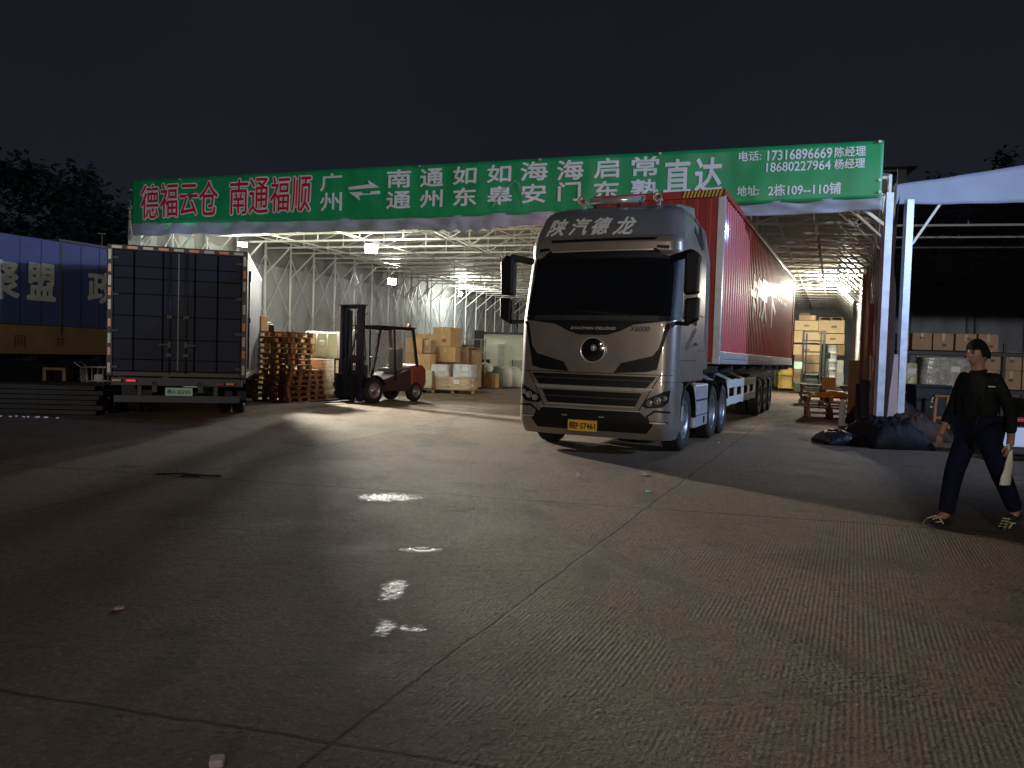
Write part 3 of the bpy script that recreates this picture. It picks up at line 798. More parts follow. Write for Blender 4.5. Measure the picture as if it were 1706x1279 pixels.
for k, (zq, rr) in enumerate(((1.62, .03), (1.5, .028))):
    pts = [(1.0 - .05 * k + .06 * math.sin(i * .9 + k), 2.75 + .05 * math.cos(i * .9), 1.75 - i * .07) for i in range(13)]
    ah.tube(pts, .018, 6)
ah.build("air_hose", M("red_hose", (.5, .03, .03), .4), truck)
# roof: long chrome air horns and a low deflector
hr = MB(); zr = 3.965
hr.tube([(-.42, .98, zr + .045), (.48, .98, zr + .045)], .062, 16)
hr = hr.build("air_horn", chrome, truck)
for x0, sg in ((-.56, -1), (.70, 1)):
    m = MB()
    m.lathe([(.02, .25), (.028, .1), (.045, .0), (.07, -.06), (.075, -.065), (.06, -.055), (.03, .0)], (x0, .98, zr + .06), 'Y', 18)
    m.box((x0, 1.05, zr - .02), (.05, .05, .10))
    m.build("horn_trumpet", chrome, hr)
m = MB()
for x in (-.35, .05, .42): m.box((x, .98, zr - .03), (.04, .06, .09))
m.build("horn_bracket", darkgrey, hr)
MB().prism([(-1.0, 1.2), (1.0, 1.2), (1.02, 2.4), (-1.02, 2.4)], lambda x, y: (x, y, 3.90), lambda x, y: (x * .96, y, 3.955 + (y - 1.2) * .14)).build("roof_deflector", visor_grey, truck, bev=.03)
MB().box((0, 2.33, 2.4), (2.3, .03, 2.2)).build("cab_back", darkgrey, truck)

# ---------------------------------------------------------------- trailer and container
C0, C1, CZ0, CZ1, CWH = 3.66, 20.0, 1.40, 4.68, 1.29
trailer = thing("skeletal_trailer", "dark container trailer with white side guards under the red container", "trailer", TORG + TU * C0, TYAW)
m = MB(); Lc = C1 - C0
for s in (-1, 1): m.box((s * .45, Lc / 2 + .2, 1.20), (.14, Lc - .4, .24))
for i in range(9): m.box((0, .4 + i * (Lc - .8) / 8, 1.29), (2.4, .14, .14))
for y in (7.3, 8.6, 9.9): m.tube([(-1.0, y, .5), (1.0, y, .5)], .075); 
for y in (7.3, 8.6, 9.9): m.box((0, y, .8), (1.2, .12, .6))
m.build("frame", darkgrey, trailer)
for s in (-1, 1):
    for y in (7.3, 8.6, 9.9): wheel(trailer, s * 1.08, y, .50, .27, s, True)
    sg = MB()
    for z in (.62, .98): sg.box((s * 1.20, 4.0, z), (.04, 4.6, .17))
    for k in range(5): sg.box((s * 1.198, 1.8 + k * 1.1, .80), (.05, .14, .56)); 
    for k in (0, 2, 4): sg.bar((s * 1.18, 1.8 + k * 1.1, .9), (s * .5, 1.8 + k * 1.1, 1.2), .06)
    sg.build("side_guard", whitesteel, trailer, bev=.006)
    lg = MB(); lg.box((s * .75, 2.3, .72), (.14, .14, .95)); lg.box((s * .75, 2.3, .22), (.3, .26, .04)); lg.build("landing_leg", darkgrey, trailer)
m = MB(); m.box((0, Lc - 6.0, .55), (2.0, .12, .14)); m.build("rear_bumper", darkgrey, trailer)
cont = thing("shipping_container", "long red corrugated container loaded on the trailer behind the silver cab", "container", TORG + TU * C0 + Vector((0, 0, CZ0)), TYAW)
H = CZ1 - CZ0
def corr(s):
    prof = []; pitch, dp = .30, .036; n = int((Lc - .3) / pitch); y = .15
    pitch = (Lc - .3) / n
    for k in range(n):
        prof += [(y, 0), (y + pitch * .30, 0), (y + pitch * .42, -dp), (y + pitch * .88, -dp)]; y += pitch
    prof.append((Lc - .15, 0))
    m = MB(); vs, fs = [], []
    for y, d in prof: vs += [(s * (CWH - .03 + d), y, .24), (s * (CWH - .03 + d), y, H - .10)]
    for i in range(len(prof) - 1): fs.append((2 * i, 2 * i + 2, 2 * i + 3, 2 * i + 1))
    return m.add(vs, fs)
for s in (-1, 1):
    corr(s).build("side_wall", red_box, cont)
    m = MB(); m.box((s * (CWH - .04), Lc / 2, .17), (.10, Lc - .24, .14)); m.build("bottom_rail", lightsteel, cont, bev=.006)
    m = MB(); m.box((s * (CWH - .035), Lc / 2, .045), (.09, Lc - .24, .088)); m.build("side_sill", M("grey_sill", (.36, .36, .39), .5, .3, .12, 6, dirt=.3), cont, bev=.004)
    MB().box((s * (CWH - .05), Lc / 2, H - .05), (.11, Lc - .3, .10)).build("top_rail", red_box, cont, bev=.008)
    for y in (.075, Lc - .075):
        MB().box((s * (CWH - .06), y, H / 2), (.125, .15, H - .01)).build("corner_post", lightsteel if (s > 0 and y < 1) else red_box, cont, bev=.008)
        for z in (.06, H - .06):
            m = MB(); m.box((s * (CWH - .06), y, z), (.14, .17, .13)); m.build("corner_casting", lightsteel if z < 1 else red_box, cont, bev=.012)
m = MB(); m.box((0, .03, H / 2), (2 * CWH - .25, .05, H - .06))
for k in range(9): m.box((-1.0 + k * .25, .0, H / 2), (.09, .03, H - .3))
m.build("front_wall", red_front, cont, bev=.008)
MB().box((0, Lc - .03, H / 2), (2 * CWH - .25, .05, H - .06)).build("rear_doors", red_front, cont)
MB().box((0, Lc / 2, H - .03), (2 * CWH - .1, Lc - .1, .04)).build("roof_panel", red_front, cont)
MB().box((0, Lc / 2, .06), (2 * CWH - .2, Lc - .1, .06)).build("container_floor", darkgrey, cont)
MB().box((0, -.012, H - .075), (2 * CWH - .30, .03, .14)).build("front_header", red_box, cont)
m = MB()
for k in range(11):
    x = .50 + k * .068
    m.prism([(x, H - .14), (x + .034, H - .14), (x + .075, H - .01), (x + .041, H - .01)], lambda a, z: (a, -.034, z), lambda a, z: (a, -.028, z), 0)
m2 = MB().box((.88, -.029, H - .075), (.80, .004, .135)); m2.build("hazard_marking", dark_letter, cont)
m.build("hazard_stripe", M("hazard_yellow", (.8, .42, .02), .5), cont)
corg = TORG + TU * C0 + TW * CWH
def cont_text(body, x0, y0t, y0b, x1, y1t, y1b):
    o_ = Vector((corg.x, corg.y, 0)); sa, za = on_plane(x0, y0t, o_, TU); _, zb = on_plane(x0, y0b, o_, TU); sb, _ = on_plane(x1, y1t, o_, TU)
    vs, fs = text_geo(body, sb - sa, za - zb, .04)
    yc, zc = (sa + sb) / 2, (za + zb) / 2 - CZ0
    return [(CWH - .024 + d, yc + a, zc + b_) for a, b_, d in vs], fs
m = MB()
for it in (("卡", 1254, 455, 527, 1263, 461, 527), ("行", 1264, 461, 527, 1272, 466, 527), ("天", 1272.5, 466, 536, 1281, 472, 536), ("下", 1282, 478, 542, 1295.5, 486, 542)):
    m.add(*cont_text(*it))
m.build("lettering", white_letter, cont)
m = MB(); m.add(*cont_text("|||||||||||", 1281, 481, 488, 1312, 481, 488)); m.build("small_lettering", white_letter, cont)

# ---------------------------------------------------------------- box truck, back towards us
navy = M("navy_door_paint", (.008, .012, .030), .55, 0, .15, 3, coat=0, dirt=.06, spec=.25)
alu = M("ribbed_aluminium", (.10, .108, .12), .55, .3, .08, 6, dirt=.15)
amber = M("amber_reflector", (.62, .20, .04), .3, 0, .15, 40)
whiteref = M("white_reflector", (.46, .40, .28), .3, 0, .12, 40)
tail_red = M("tail_light_red", (.9, .012, .02), .3, emit=.55)
bt = thing("box_truck", "dark navy box truck seen from behind, doors closed, amber and white reflectors round its back", "truck", (-6.61, 15.2, 0), R(15.6))
BW, BL_, BZ0, BZ1 = 1.275, 6.3, .82, 3.36
m = MB(); m.box((0, BL_ / 2 + .03, (BZ0 + BZ1) / 2), (2 * BW - .06, BL_ - .06, BZ1 - BZ0 - .04)); m.build("box_body", navy, bt)
for s in (-1, 1):
    m = MB(); y = .08
    m.box((s * (BW - .025), BL_ / 2, (BZ0 + BZ1) / 2), (.02, BL_ - .1, BZ1 - BZ0 - .2))
    while y < BL_ - .1:
        m.box((s * (BW - .012), y, (BZ0 + BZ1) / 2), (.022, .07, BZ1 - BZ0 - .2)); y += .14
    m.build("side_panel", alu, bt)
    MB().box((s * (BW - .02), BL_ / 2, BZ0 + .05), (.05, BL_, .10)).build("bottom_rail", alu, bt, bev=.008)
    MB().box((s * (BW - .02), BL_ / 2, BZ1 - .05), (.05, BL_, .10)).build("top_rail", alu, bt, bev=.008)
fr = MB()
for s in (-1, 1): fr.box((s * (BW - .05), -.01, (BZ0 + BZ1) / 2), (.11, .09, BZ1 - BZ0))
fr.box((0, -.008, BZ1 - .055), (2 * BW - .215, .09, .11)); fr.box((0, -.008, BZ0 + .05), (2 * BW - .215, .09, .10))
fr.build("rear_frame", M("door_frame_paint", (.05, .042, .03), .5, .2, .2, 6, dirt=.3), bt, bev=.015)
for s in (-1, 1):
    d = MB(); d.box((s * .582, -.012, (BZ0 + BZ1) / 2 + .0), (1.155, .04, BZ1 - BZ0 - .22))
    d = d.build("cargo_door", navy, bt, bev=.006)
    m = MB()
    for x in ((.30, .72) if s > 0 else (.28, .80)): m.box((s * x, -.034, (BZ0 + BZ1) / 2), (.035, .008, BZ1 - BZ0 - .24))
    for z in (1.15, 1.55, 2.0, 2.42, 2.72, 2.95): m.box((s * .582, -.0335, z), (1.14, .006, .018))
    m.build("door_rib", M("door_rib_paint", (.004, .005, .010), .8, spec=.1), d)
    m = MB(); m.tube([(s * .15, -.055, BZ0 + .06), (s * .15, -.055, BZ1 - .1)], .016, 8); m.box((s * .15, -.06, 1.45), (.05, .03, .12)); m.box((s * .24, -.075, 1.45), (.20, .02, .03))
    m.build("lock_bar", M("lock_bar_steel", (.03, .034, .042), .5, .3, .1, 9), d)
    for z in (1.0, 1.7, 2.4, 3.1):
        MB().box((s * 1.13, -.06, z), (.14, .02, .05)).build("hinge", darkgrey, d, bev=.004)
MB().box((0, -.036, (BZ0 + BZ1) / 2), (.022, .010, BZ1 - BZ0 - .24)).build("door_seal", M("door_seal_rubber", (.16, .14, .13), .5), bt)
for k in range(9):
    MB().box((-BW + .17 + k * (2 * BW - .34) / 8, -.057, BZ1 - .055), (.18, .006, .05)).build("reflector", whiteref if k % 2 == 0 else amber, bt)
for s in (-1, 1):
    for k, z in enumerate((3.16, 2.90, 2.66, 2.45, 2.2, 1.85, 1.55, 1.30, .98)):
        if s > 0 and k in (3,): continue
        MB().box((s * (BW - .05), -.058, z), (.05, .006, .19 if k % 2 == 0 else .15)).build("reflector", whiteref if k % 2 == 0 else amber, bt)
MB().box((-.83, -.07, .74), (.17, .03, .045)).build("tail_light", tail_red, bt, bev=.004)
MB().box((-1.08, -.07, .74), (.16, .03, .045)).build("indicator", amber, bt, bev=.004)
MB().box((.98, -.07, .70), (.16, .03, .045)).build("indicator", amber, bt, bev=.004)
MB().box((.80, -.07, .70), (.14, .03, .045)).build("tail_light", M("tail_light_off", (.25, .01, .01), .3), bt, bev=.004)
m = MB(); m.box((0, .1, .72), (2.4, .2, .16)); m.box((0, .05, .38), (2.3, .08, .14))
for s in (-1, 1): m.box((s * .42, 3.4, .62), (.10, 6.8, .22)); m.box((s * .7, .1, .52), (.08, .08, .25))
m.tube([(-.9, 1.65, .45), (.9, 1.65, .45)], .09)
m.build("underframe", darkgrey, bt, bev=.006)
pb = MB().box((.03, -.02, .53), (.50, .012, .16)).build("licence_plate", plate_g, bt, bev=.003)
vs, fs = text_geo("粤A·85F83", .43, .095, .012); MB().add([(.03 + a, -.028 - d, .53 + b_) for a, b_, d in vs], fs).build("plate_lettering", dark_letter, pb)
for s in (-1, 1):
    wheel(bt, s * 1.03, 1.65, .45, .24, s, True); wheel(bt, s * 1.0, 6.9, .45, .26, s)
    m = MB(); m.box((s * .93, 1.08, .46), (.58, .015, .42)); m.build("mud_flap", blackp, bt)
m = MB(); m.prism([(6.5, .5), (8.3, .5), (8.35, 1.2), (8.05, 2.3), (6.5, 2.4)], lambda y, z: (-1.05, y, z), lambda y, z: (1.05, y, z)); m.build("cab", navy, bt, bev=.05)
m = MB(); m.box((BW + .22, 7.9, 1.9), (.16, .08, .5)); m.bar((BW - .2, 7.95, 2.2), (BW + .22, 7.9, 2.2), .03); m.build("wing_mirror", blackp, bt, bev=.02)
m = MB(); m.bar((BW + .02, .35, 1.0), (BW + .02, .35, 3.0), .035); m.box((BW + .03, .35, 2.9), (.05, .08, .22)); m.box((BW + .03, .35, 2.0), (.05, .08, .1)); m.build("side_latch", blackp, bt)
m = MB()
for s in (-1, 1):
    for z in (1.25, 2.0): m.box((s * .15, -.07, z), (.1, .02, .06))
m.build("bar_guide", darkgrey, bt)

# ---------------------------------------------------------------- blue trailer on the left
TA = P(0, 592, 15.7); TB = P(175, 591, 17.9); TA.z = TB.z = 0
tdir = (TB - TA).normalized(); tang = math.atan2(tdir.y, tdir.x) - R(90)
bl = thing("blue_trailer", "long blue cargo trailer with tan bottom band and white Chinese lettering", "trailer", TA, tang)
blue = M("blue_trailer_paint", (.085, .115, .27), .45, .1, .12, 1.5, dirt=.2, coat=.2)
tan = M("tan_band_paint", (.30, .20, .10), .5, 0, .15, 2, dirt=.3)
b0, b1, bm_, bt_ = -4.5, 4.6, 1.78, 3.63
MB().box((-1.25, (b0 + b1) / 2, (bm_ + bt_) / 2), (2.5, b1 - b0, bt_ - bm_)).build("cargo_body", blue, bl, bev=.02)
MB().box((-1.25, (b0 + b1) / 2, (1.17 + bm_) / 2 - .002), (2.496, b1 - b0 - .01, bm_ - 1.17 - .004)).build("lower_band", tan, bl, bev=.015)
MB().box((.004, 1.32, 2.6), (.012, .05, 2.0)).build("joint_strip", alu, bl)
MB().box((-1.25, 2.9, bt_ + .03), (2.52, 3.3, .06)).build("roof_edge", alu, bl, bev=.01)
m = MB()
for k in range(19): m.box((.001, b0 + .3 + k * .46, 2.7), (.006, .02, 1.8))
m.build("panel_seam", M("dark_blue_seam", (.03, .045, .14), .5), bl)
m = MB()
for s in (-.3, -2.1): m.box((s - .2, 0, 1.02), (.12, 8.8, .24))
for k in range(6): m.box((-1.25, b0 + .5 + k * 1.6, 1.08), (2.3, .12, .12))
m.build("chassis", darkgrey, bl)
for y in (-3.4, -2.1, 3.6):
    for s, xx in ((1, -.18), (-1, -2.32)): wheel(bl, xx, y, .5, .27, s)
m = MB(); m.box((-.35, 2.6, .6), (.13, .13, .9)); m.box((-.35, 2.6, .05), (.3, .3, .06)); m.build("landing_leg", darkgrey, bl)
m = MB()
for ch, x0, y0, x1, y1 in (("聚", -31, 434, 31, 496), ("盟", 46, 440, 91, 499), ("政", 147, 455, 190, 505), ("企", 203, 462, 240, 510)):
    o_ = Vector((TA.x, TA.y, 0)); sa, _ = on_plane(x0, 470, o_, tdir); sb, _ = on_plane(x1, 470, o_, tdir)
    xm = (x0 + x1) / 2; zt = on_plane(xm, y0, o_, tdir)[1]; zb = on_plane(xm, y1, o_, tdir)[1]
    vs, fs = text_geo(ch, sb - sa, zt - zb, .035)
    m.add([(.010 + d, (sa + sb) / 2 + a, (zt + zb) / 2 + b_) for a, b_, d in vs], fs)
m.build("lettering", M("cream_lettering", (.66, .68, .62), .5), bl)
m = MB()
for ch, x0, y0, x1, y1 in (("同", 24, 558, 42, 578), ("共", 92, 560, 108, 578)):
    sa, _ = on_plane(x0, 568, o_, tdir); sb, _ = on_plane(x1, 568, o_, tdir); zt = on_plane(x0, y0, o_, tdir)[1]; zb = on_plane(x0, y1, o_, tdir)[1]
    vs, fs = text_geo(ch, sb - sa, zt - zb, .0); m.add([(.006 + d, (sa + sb) / 2 + a, (zt + zb) / 2 + b_) for a, b_, d in vs], fs)
m.build("band_lettering", M("brown_lettering", (.11, .07, .04), .5), bl)

# ---------------------------------------------------------------- pallets, cartons, wrapped goods
def spot(px, py, Y=None):
    return G(px, py) if Y is None else P(px, py, Y)
AX = R(-20)
ORDN = ["lowest", "second", "third", "fourth", "fifth", "sixth", "seventh", "eighth", "ninth", "tenth", "eleventh", "twelfth", "thirteenth", "topmost"]
def pallet_mesh(mb, w=1.2, d=1.0, h=.14, broken=0, seed=0):
    rn = random.Random(seed)
    n = 6
    for k in range(n):
        if broken and rn.random() < .2: continue
        mb.box((0, -d / 2 + .06 + k * (d - .12) / (n - 1), h - .011 + rn.uniform(-.002, .002)), (w - rn.random() * .03, .105, .022))
    for x in (-w / 2 + .06, 0, w / 2 - .06):
        for y in (-d / 2 + .07, 0, d / 2 - .07): mb.box((x, y, .062), (.11, .13, .078))
        mb.box((x, 0, .112), (.10, d, .020)); mb.box((x, 0, .0115), (.10, d, .021))
    return mb
def pallet(loc, rz, label, group=None, seed=0, mat=None, w=1.2, d=1.0):
    o = pallet_mesh(MB(), w, d, seed=seed).build("pallet", mat or wood, None, bev=0, loc=loc, rz=rz)
    return tag(o, label, "pallet", group)
def carton(loc, w, d, h, rz, label, mat=None, group=None, tp=True, name="carton", cat="box", mark=None, flaps=False):
    t = thing(name, label, cat, loc, rz, group)
    o = MB().box((0, 0, h / 2), (w, d, h - .004)).build("shell", mat or card, t, bev=.012)
    if tp:
        m = MB(); m.box((0, 0, h - .001), (w * .06 + .03, d + .004, .004)); m.box((0, -d / 2 - .0015, h - .10), (w * .06 + .03, .004, .20)); m.build("tape", tape, t)
    if flaps:
        m = MB(); m.box((0, -d / 2 - .10, h + .02), (w, .21, .008), 0, 0, R(-25)); m.box((0, d / 2 + .08, h + .03), (w, .2, .008), 0, 0, R(35)); m.build("flap", mat or card, t)
    if mark:
        m = MB(); m.box((mark[0] * w / 2, -d / 2 - .002, h * mark[1]), (w * .22, .003, h * .16)); m.build("print", M("carton_print", (.16, .10, .06), .8), t)
    return t
def wrapped(loc, w, d, h, rz, label, mat=None, group=None, amp=.035, seed=1, cut=0):
    m = MB(); n = 12
    def body(u, v):
        a = 2 * math.pi * u
        c, s_ = math.cos(a), math.sin(a); k = (abs(c) ** 8 + abs(s_) ** 8) ** (-1 / 8)
        z = v * h; t_ = 1 - .05 * v - (cut * max(0, v - .45) if c > 0 else 0)
        r_ = 1 + amp * noise.noise((c * 2 + seed, s_ * 2, v * 4)) + .012 * math.sin(v * 40 + a * 2)
        return (c * k * w / 2 * t_ * r_, s_ * k * d / 2 * r_, z)
    m.grid(body, 48, 18)
    top = [body(i / 48, 1) for i in range(48)]; m.add(top, [tuple(range(48))])
    t = thing("wrapped_goods", label, "wrapped pallet load", loc, rz, group)
    m.build("film", mat or film, t)
    lb = MB().box((w * .12, -d / 2 * 1.03 - .005, h * .62), (.22, .004, .15)).build("paper_label", white_letter, t)
    return t

# left of the forklift: tall stack of pallets
q = spot(470, 668)
for k in range(13):
    pallet((q.x + random.uniform(-.04, .04), q.y + random.uniform(-.04, .04), .002 + k * .146), AX + random.uniform(-.05, .05), "worn wooden pallet, %s in the tall stack beside the box truck" % (ORDN[k] if k < 12 else "topmost"), "tall pallet stack", seed=k)
q2 = spot(507, 664)
for k in range(6):
    pallet((q2.x + .1 + random.uniform(-.03, .03), q2.y - .35 + random.uniform(-.03, .03), .002 + k * .146), AX + random.uniform(-.06, .06), "reddish wooden pallet, %s in the low stack against the wrapped load" % (ORDN[k] if k < 5 else "topmost"), "low pallet stack", seed=40 + k, w=.8, d=.9, mat=M("red_pallet_wood", (.25, .10, .06), .8, 0, .3, 8, stretch=(1, 5, 5), bump=.3))
carton((q.x - .62, q.y - .1, 1.902), .30, .30, .42, AX, "small brown carton standing on end on the tall pallet stack", card2, tp=False)
q = spot(533, 663)
pallet((q.x, q.y, .002), AX, "wooden pallet under the cream wrapped load beside the forklift", w=1.2, d=1.1)
wrapped((q.x, q.y, .145), 1.14, 1.05, 1.02, AX, "cream wrapped load on a pallet left of the forklift", film_card, cut=.35)
# IBC totes
def ibc(loc, label, rz=AX, mat=None):
    t = thing("ibc_tank", label, "tank", loc, rz, "caged liquid tanks")
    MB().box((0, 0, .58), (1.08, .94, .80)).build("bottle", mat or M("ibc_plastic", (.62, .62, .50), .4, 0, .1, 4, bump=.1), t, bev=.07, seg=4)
    m = MB()
    for s in (-1, 1):
        for z in (.20, .58, .98): m.tube([(-.58, s * .50, z), (.58, s * .50, z)], .014, 6); m.tube([(s * .58, -.5, z), (s * .58, .5, z)], .014, 6)
        for k in range(4): m.tube([(-.58 + k * .3867, s * .50, .14), (-.58 + k * .3867, s * .50, .99)], .014, 6)
        for k in range(3): m.tube([(s * .58, -.25 + k * .25, .14), (s * .58, -.25 + k * .25, .99)], .014, 6)
    m.build("cage", whitesteel, t)
    MB().lathe([(.11, 0), (.115, -.05), (.10, -.07), (.001, -.075)], (.0, -.48, .62), 'Y', 20).build("cap", whitesteel, t)
    pallet_mesh(MB(), 1.16, 1.0, .13).build("base_pallet", darkgrey, t)
    return t
q = P(551, 601, 24.4)
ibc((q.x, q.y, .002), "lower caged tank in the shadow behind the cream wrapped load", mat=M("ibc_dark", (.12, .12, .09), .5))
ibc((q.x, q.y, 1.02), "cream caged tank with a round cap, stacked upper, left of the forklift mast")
q = P(484, 560, 24.6)
c_ = carton((q.x - .2, q.y, 1.62), 2.6, .5, .22, AX, "long cream crate lying behind the top of the tall pallet stack", woodlight, tp=False, name="long_crate", cat="crate", mark=(.0, .55))
carton((q.x - .2, q.y, 0), 2.5, .9, .80, AX, "lower cream crate hidden behind the tall pallet stack", woodlight, tp=False, name="long_crate", cat="crate")
carton((q.x - .2, q.y, .80), 2.5, .9, .82, AX, "upper cream crate carrying the long crate behind the tall pallet stack", woodlight, tp=False, name="long_crate", cat="crate")

# ---------------------------------------------------------------- forklift
def forklift(loc, rz, label, body_mat, mast_h=2.66, sc=1.0):
    t = thing("forklift", label, "forklift", loc, rz, "forklifts in the shed")
    m = MB()
    for s in (-1, 1):
        m.box((s * .36, -1.18, mast_h / 2 + .04), (.10, .16, mast_h)); m.box((s * .24, -1.14, mast_h / 2), (.07, .12, mast_h - .12))
    for z in (.35, 1.25, mast_h): m.box((0, -1.12, z), (.82, .09, .10))
    m.tube([(-.14, -1.10, .2), (-.14, -1.10, mast_h - .1)], .045, 10); m.tube([(.14, -1.10, .2), (.14, -1.10, mast_h - .1)], .045, 10)
    m.box((0, -1.18, mast_h + .05), (.98, .18, .03))
    m.build("mast", M("mast_paint", (.022, .026, .045), .45, .3, .2, 8, dirt=.2), t, bev=.006)
    m = MB()
    for z in (.24, .62): m.box((0, -1.31, z), (1.05, .05, .12))
    for k in range(7): m.box((-.50 + k * .1667, -1.33, .78), (.03, .03, .80))
    m.box((0, -1.33, 1.19), (1.05, .035, .05)); m.box((0, -1.29, .5), (1.0, .03, .62))
    m.build("carriage", M("carriage_paint", (.012, .018, .035), .5, .2, .2, 8), t)
    for s in (-1, 1):
        m = MB(); m.box((s * .30, -1.38, .42), (.12, .05, .72)); m.prism([(-1.4, .04), (-1.4, .10), (-2.35, .065), (-2.35, .04)], lambda y, z: (s * .30 - .06, y, z), lambda y, z: (s * .30 + .06, y, z)); m.build("fork", blackm, t)
    m = MB(); m.prism([(-.95, .30), (1.25, .30), (1.25, .50), (.7, .95), (-.5, .62), (-.95, .80)], lambda y, z: (-.50, y, z), lambda y, z: (.50, y, z)); m.build("body", M("forklift_dark_body", (.045, .030, .028), .5, .1, .2, 6, dirt=.2), t, bev=.04)
    m = MB(); m.prism([(.72, .34), (1.28, .30), (1.42, .55), (1.40, .95), (1.22, 1.10), (.72, 1.06)], lambda y, z: (-.54, y, z), lambda y, z: (.54, y, z)); m.build("counterweight", body_mat, t, bev=.08, seg=3)
    m = MB()
    for s in (-1, 1):
        m.bar((s * .50, -.90, .75), (s * .46, -.55, 2.10), .06); m.bar((s * .50, 1.0, 1.0), (s * .46, .82, 2.10), .07)
        m.bar((s * .46, -.6, 2.12), (s * .46, .86, 2.12), .07)
        m.bar((s * .505, .05, .6), (s * .48, .0, 2.08), .04)
    for k in range(7): m.box((0, -.55 + k * .23, 2.13), (.92, .05, .04))
    m.box((0, .12, 2.165), (1.0, 1.6, .025))
    m.build("overhead_guard", blackp, t)
    for s in (-1, 1): MB().prism([(-.72, .72), (.9, 1.05), (.82, 2.05), (-.52, 2.05)], lambda y, z: (s * .488, y, z), lambda y, z: (s * .494, y, z)).build("side_glass", glass("cab_glass", (.25, .28, .27), .05, .22), t)
    m = MB(); m.box((0, .35, .92), (.50, .50, .12)); m.box((0, .60, 1.25), (.48, .12, .62)); m.build("seat", blackp, t, bev=.03)
    m = MB(); m.bar((0, -.45, .7), (0, -.25, 1.25), .06); m.lathe([(.17, -.012), (.19, 0), (.17, .012), (.15, 0), (.17, -.012)], (0, -.22, 1.28), 'Z', 20); m.build("steering_wheel", blackp, t)
    MB().box((0, -.92, .90), (.62, .16, .34)).build("dash_panel", darkgrey, t, bev=.03)
    for s in (-1, 1):
        wheel(t, s * .50, -.88, .36, .22, s); wheel(t, s * .46, .92, .28, .20, s)
        m = MB(); n = 10
        for k in range(n):
            a0, a1 = R(10) + R(150) * k / n, R(10) + R(150) * (k + 1) / n
            pts = [(-.88 - r_ * math.cos(a), .36 + r_ * math.sin(a)) for r_, a in ((.40, a0), (.43, a0), (.43, a1), (.40, a1))]
            m.prism(pts, lambda y, z: (s * .40, y, z), lambda y, z: (s * .63, y, z))
        m.build("mudguard", blackp, t)
        MB().lathe([(.06, .0), (.07, -.03), (.03, -.045), (.001, -.05)], (s * .44, -.64, 1.98), 'Y', 14).build("headlight", lampglass, t)
    m = MB()
    for x in (-.05, .05): m.tube([(x, -1.02, .5), (x, -1.02, mast_h - .25)], .012, 5)
    m.tube([(.22, -1.0, .9), (.26, -.98, 1.6), (.24, -1.0, mast_h - .3), (.30, -.9, mast_h - .15)], .016, 5); m.tube([(.28, -1.0, .6), (.31, -.95, 1.3), (.27, -1.0, 2.1)], .014, 5)
    m.build("chain_and_hose", blackm, t)
    MB().box((.02, -1.05, .98), (.36, .05, .16)).build("warning_label", M("sticker_print", (.55, .55, .55), .5, 0, .6, 30), t)
    MB().lathe([(.13, 0), (.13, .02), (.001, .03)], (-.02, -1.07, 1.22), 'Y', 18).build("badge", M("badge_red", (.55, .01, .03), .5), t)
    MB().tube([(.2, .95, 2.18), (.2, .95, 2.30)], .05, 10).build("beacon", amber, t)
    return t
fred = M("forklift_red_paint", (.24, .060, .038), .45, .1, .15, 5, dirt=.25)
q = G(634, 668)
forklift((q.x, q.y, 0), R(-34), "red and dark forklift with a raised twin mast, standing in the shed mouth", fred)

# ---------------------------------------------------------------- cartons right of the forklift
def cb(px0, px1, ytop, ybot, Y, depth, label, mat=None, **kw):
    a, b_, c = P(px0, ybot, Y), P(px1, ybot, Y), P((px0 + px1) / 2, ytop, Y)
    d = P((px0 + px1) / 2, ybot, Y)
    w = (b_ - a).length / math.cos(.22)
    return d + Vector((0, depth / 2, 0)), w, depth, max(.05, c.z - d.z)
def cpx(px0, px1, ytop, ybot, Y, depth, label, mat=None, rz=R(-8), **kw):
    p, w, d, h = cb(px0, px1, ytop, ybot, Y, depth, label)
    p.z = max(p.z, .002)
    return carton(p, w, d, h, rz, label, mat, **kw)
GC = "cartons stacked in the middle of the shed"
q = P(700, 650, 27.6)
pallet((q.x, q.y + .5, .002), R(-8), "wooden pallet under the pale carton behind the forklift's rear wheel")
cpx(692, 722, 617, 646.5, 27.6, .9, "pale cream carton on a pallet behind the rear wheel of the forklift", M("cream_carton", (.60, .56, .42), .75, 0, .1, 4), group=GC)
cpx(677, 720, 589, 616.5, 28.0, 1.0, "wide light brown carton, lower of two behind the forklift", group=GC)
cpx(678, 706, 562, 588.6, 28.0, .9, "light brown carton, upper of two right behind the forklift", group=GC)
cpx(707, 720, 566, 588.6, 28.1, .8, "narrow dark brown carton between the taller cartons", card2, group=GC)
cpx(688, 728, 556, 617, 29.6, 1.0, "tall pale carton standing behind the twin cartons", group=GC)
cpx(726, 761, 578, 603, 29.0, 1.0, "square light brown carton below the tilted box", group=GC)
cpx(724, 762, 603, 647, 29.2, 1.0, "large brown carton hidden behind the white wrapped load", card2, group=GC)
cpx(727, 760, 545, 577.6, 29.2, .9, "brown box on top of the stack with a dark slot", card, rz=R(-25), mark=(.3, .32), group=GC)
cpx(762, 780, 577, 646, 30.2, .9, "tall brown carton with a torn corner beside the white wrapped load", card2, flaps=True, group=GC)
cpx(781, 797, 582, 646, 30.6, .9, "slim brown carton at the right end of the carton stack", card2, flaps=True, group=GC)
q = P(757, 648, 27.8)
pallet((q.x, q.y + .5, .002), R(-8), "wooden pallet under the white wrapped load", w=1.6)
wrapped((q.x - .05, q.y + .5, .145), 1.62, 1.0, .45, R(-8), "low brown wrapped layer below the white wrapped sacks", film_card, seed=5)
wrapped((q.x - .5, q.y + .5, .60), .74, .9, .44, R(-8), "white wrapped sack at the left on the low brown load", seed=7)
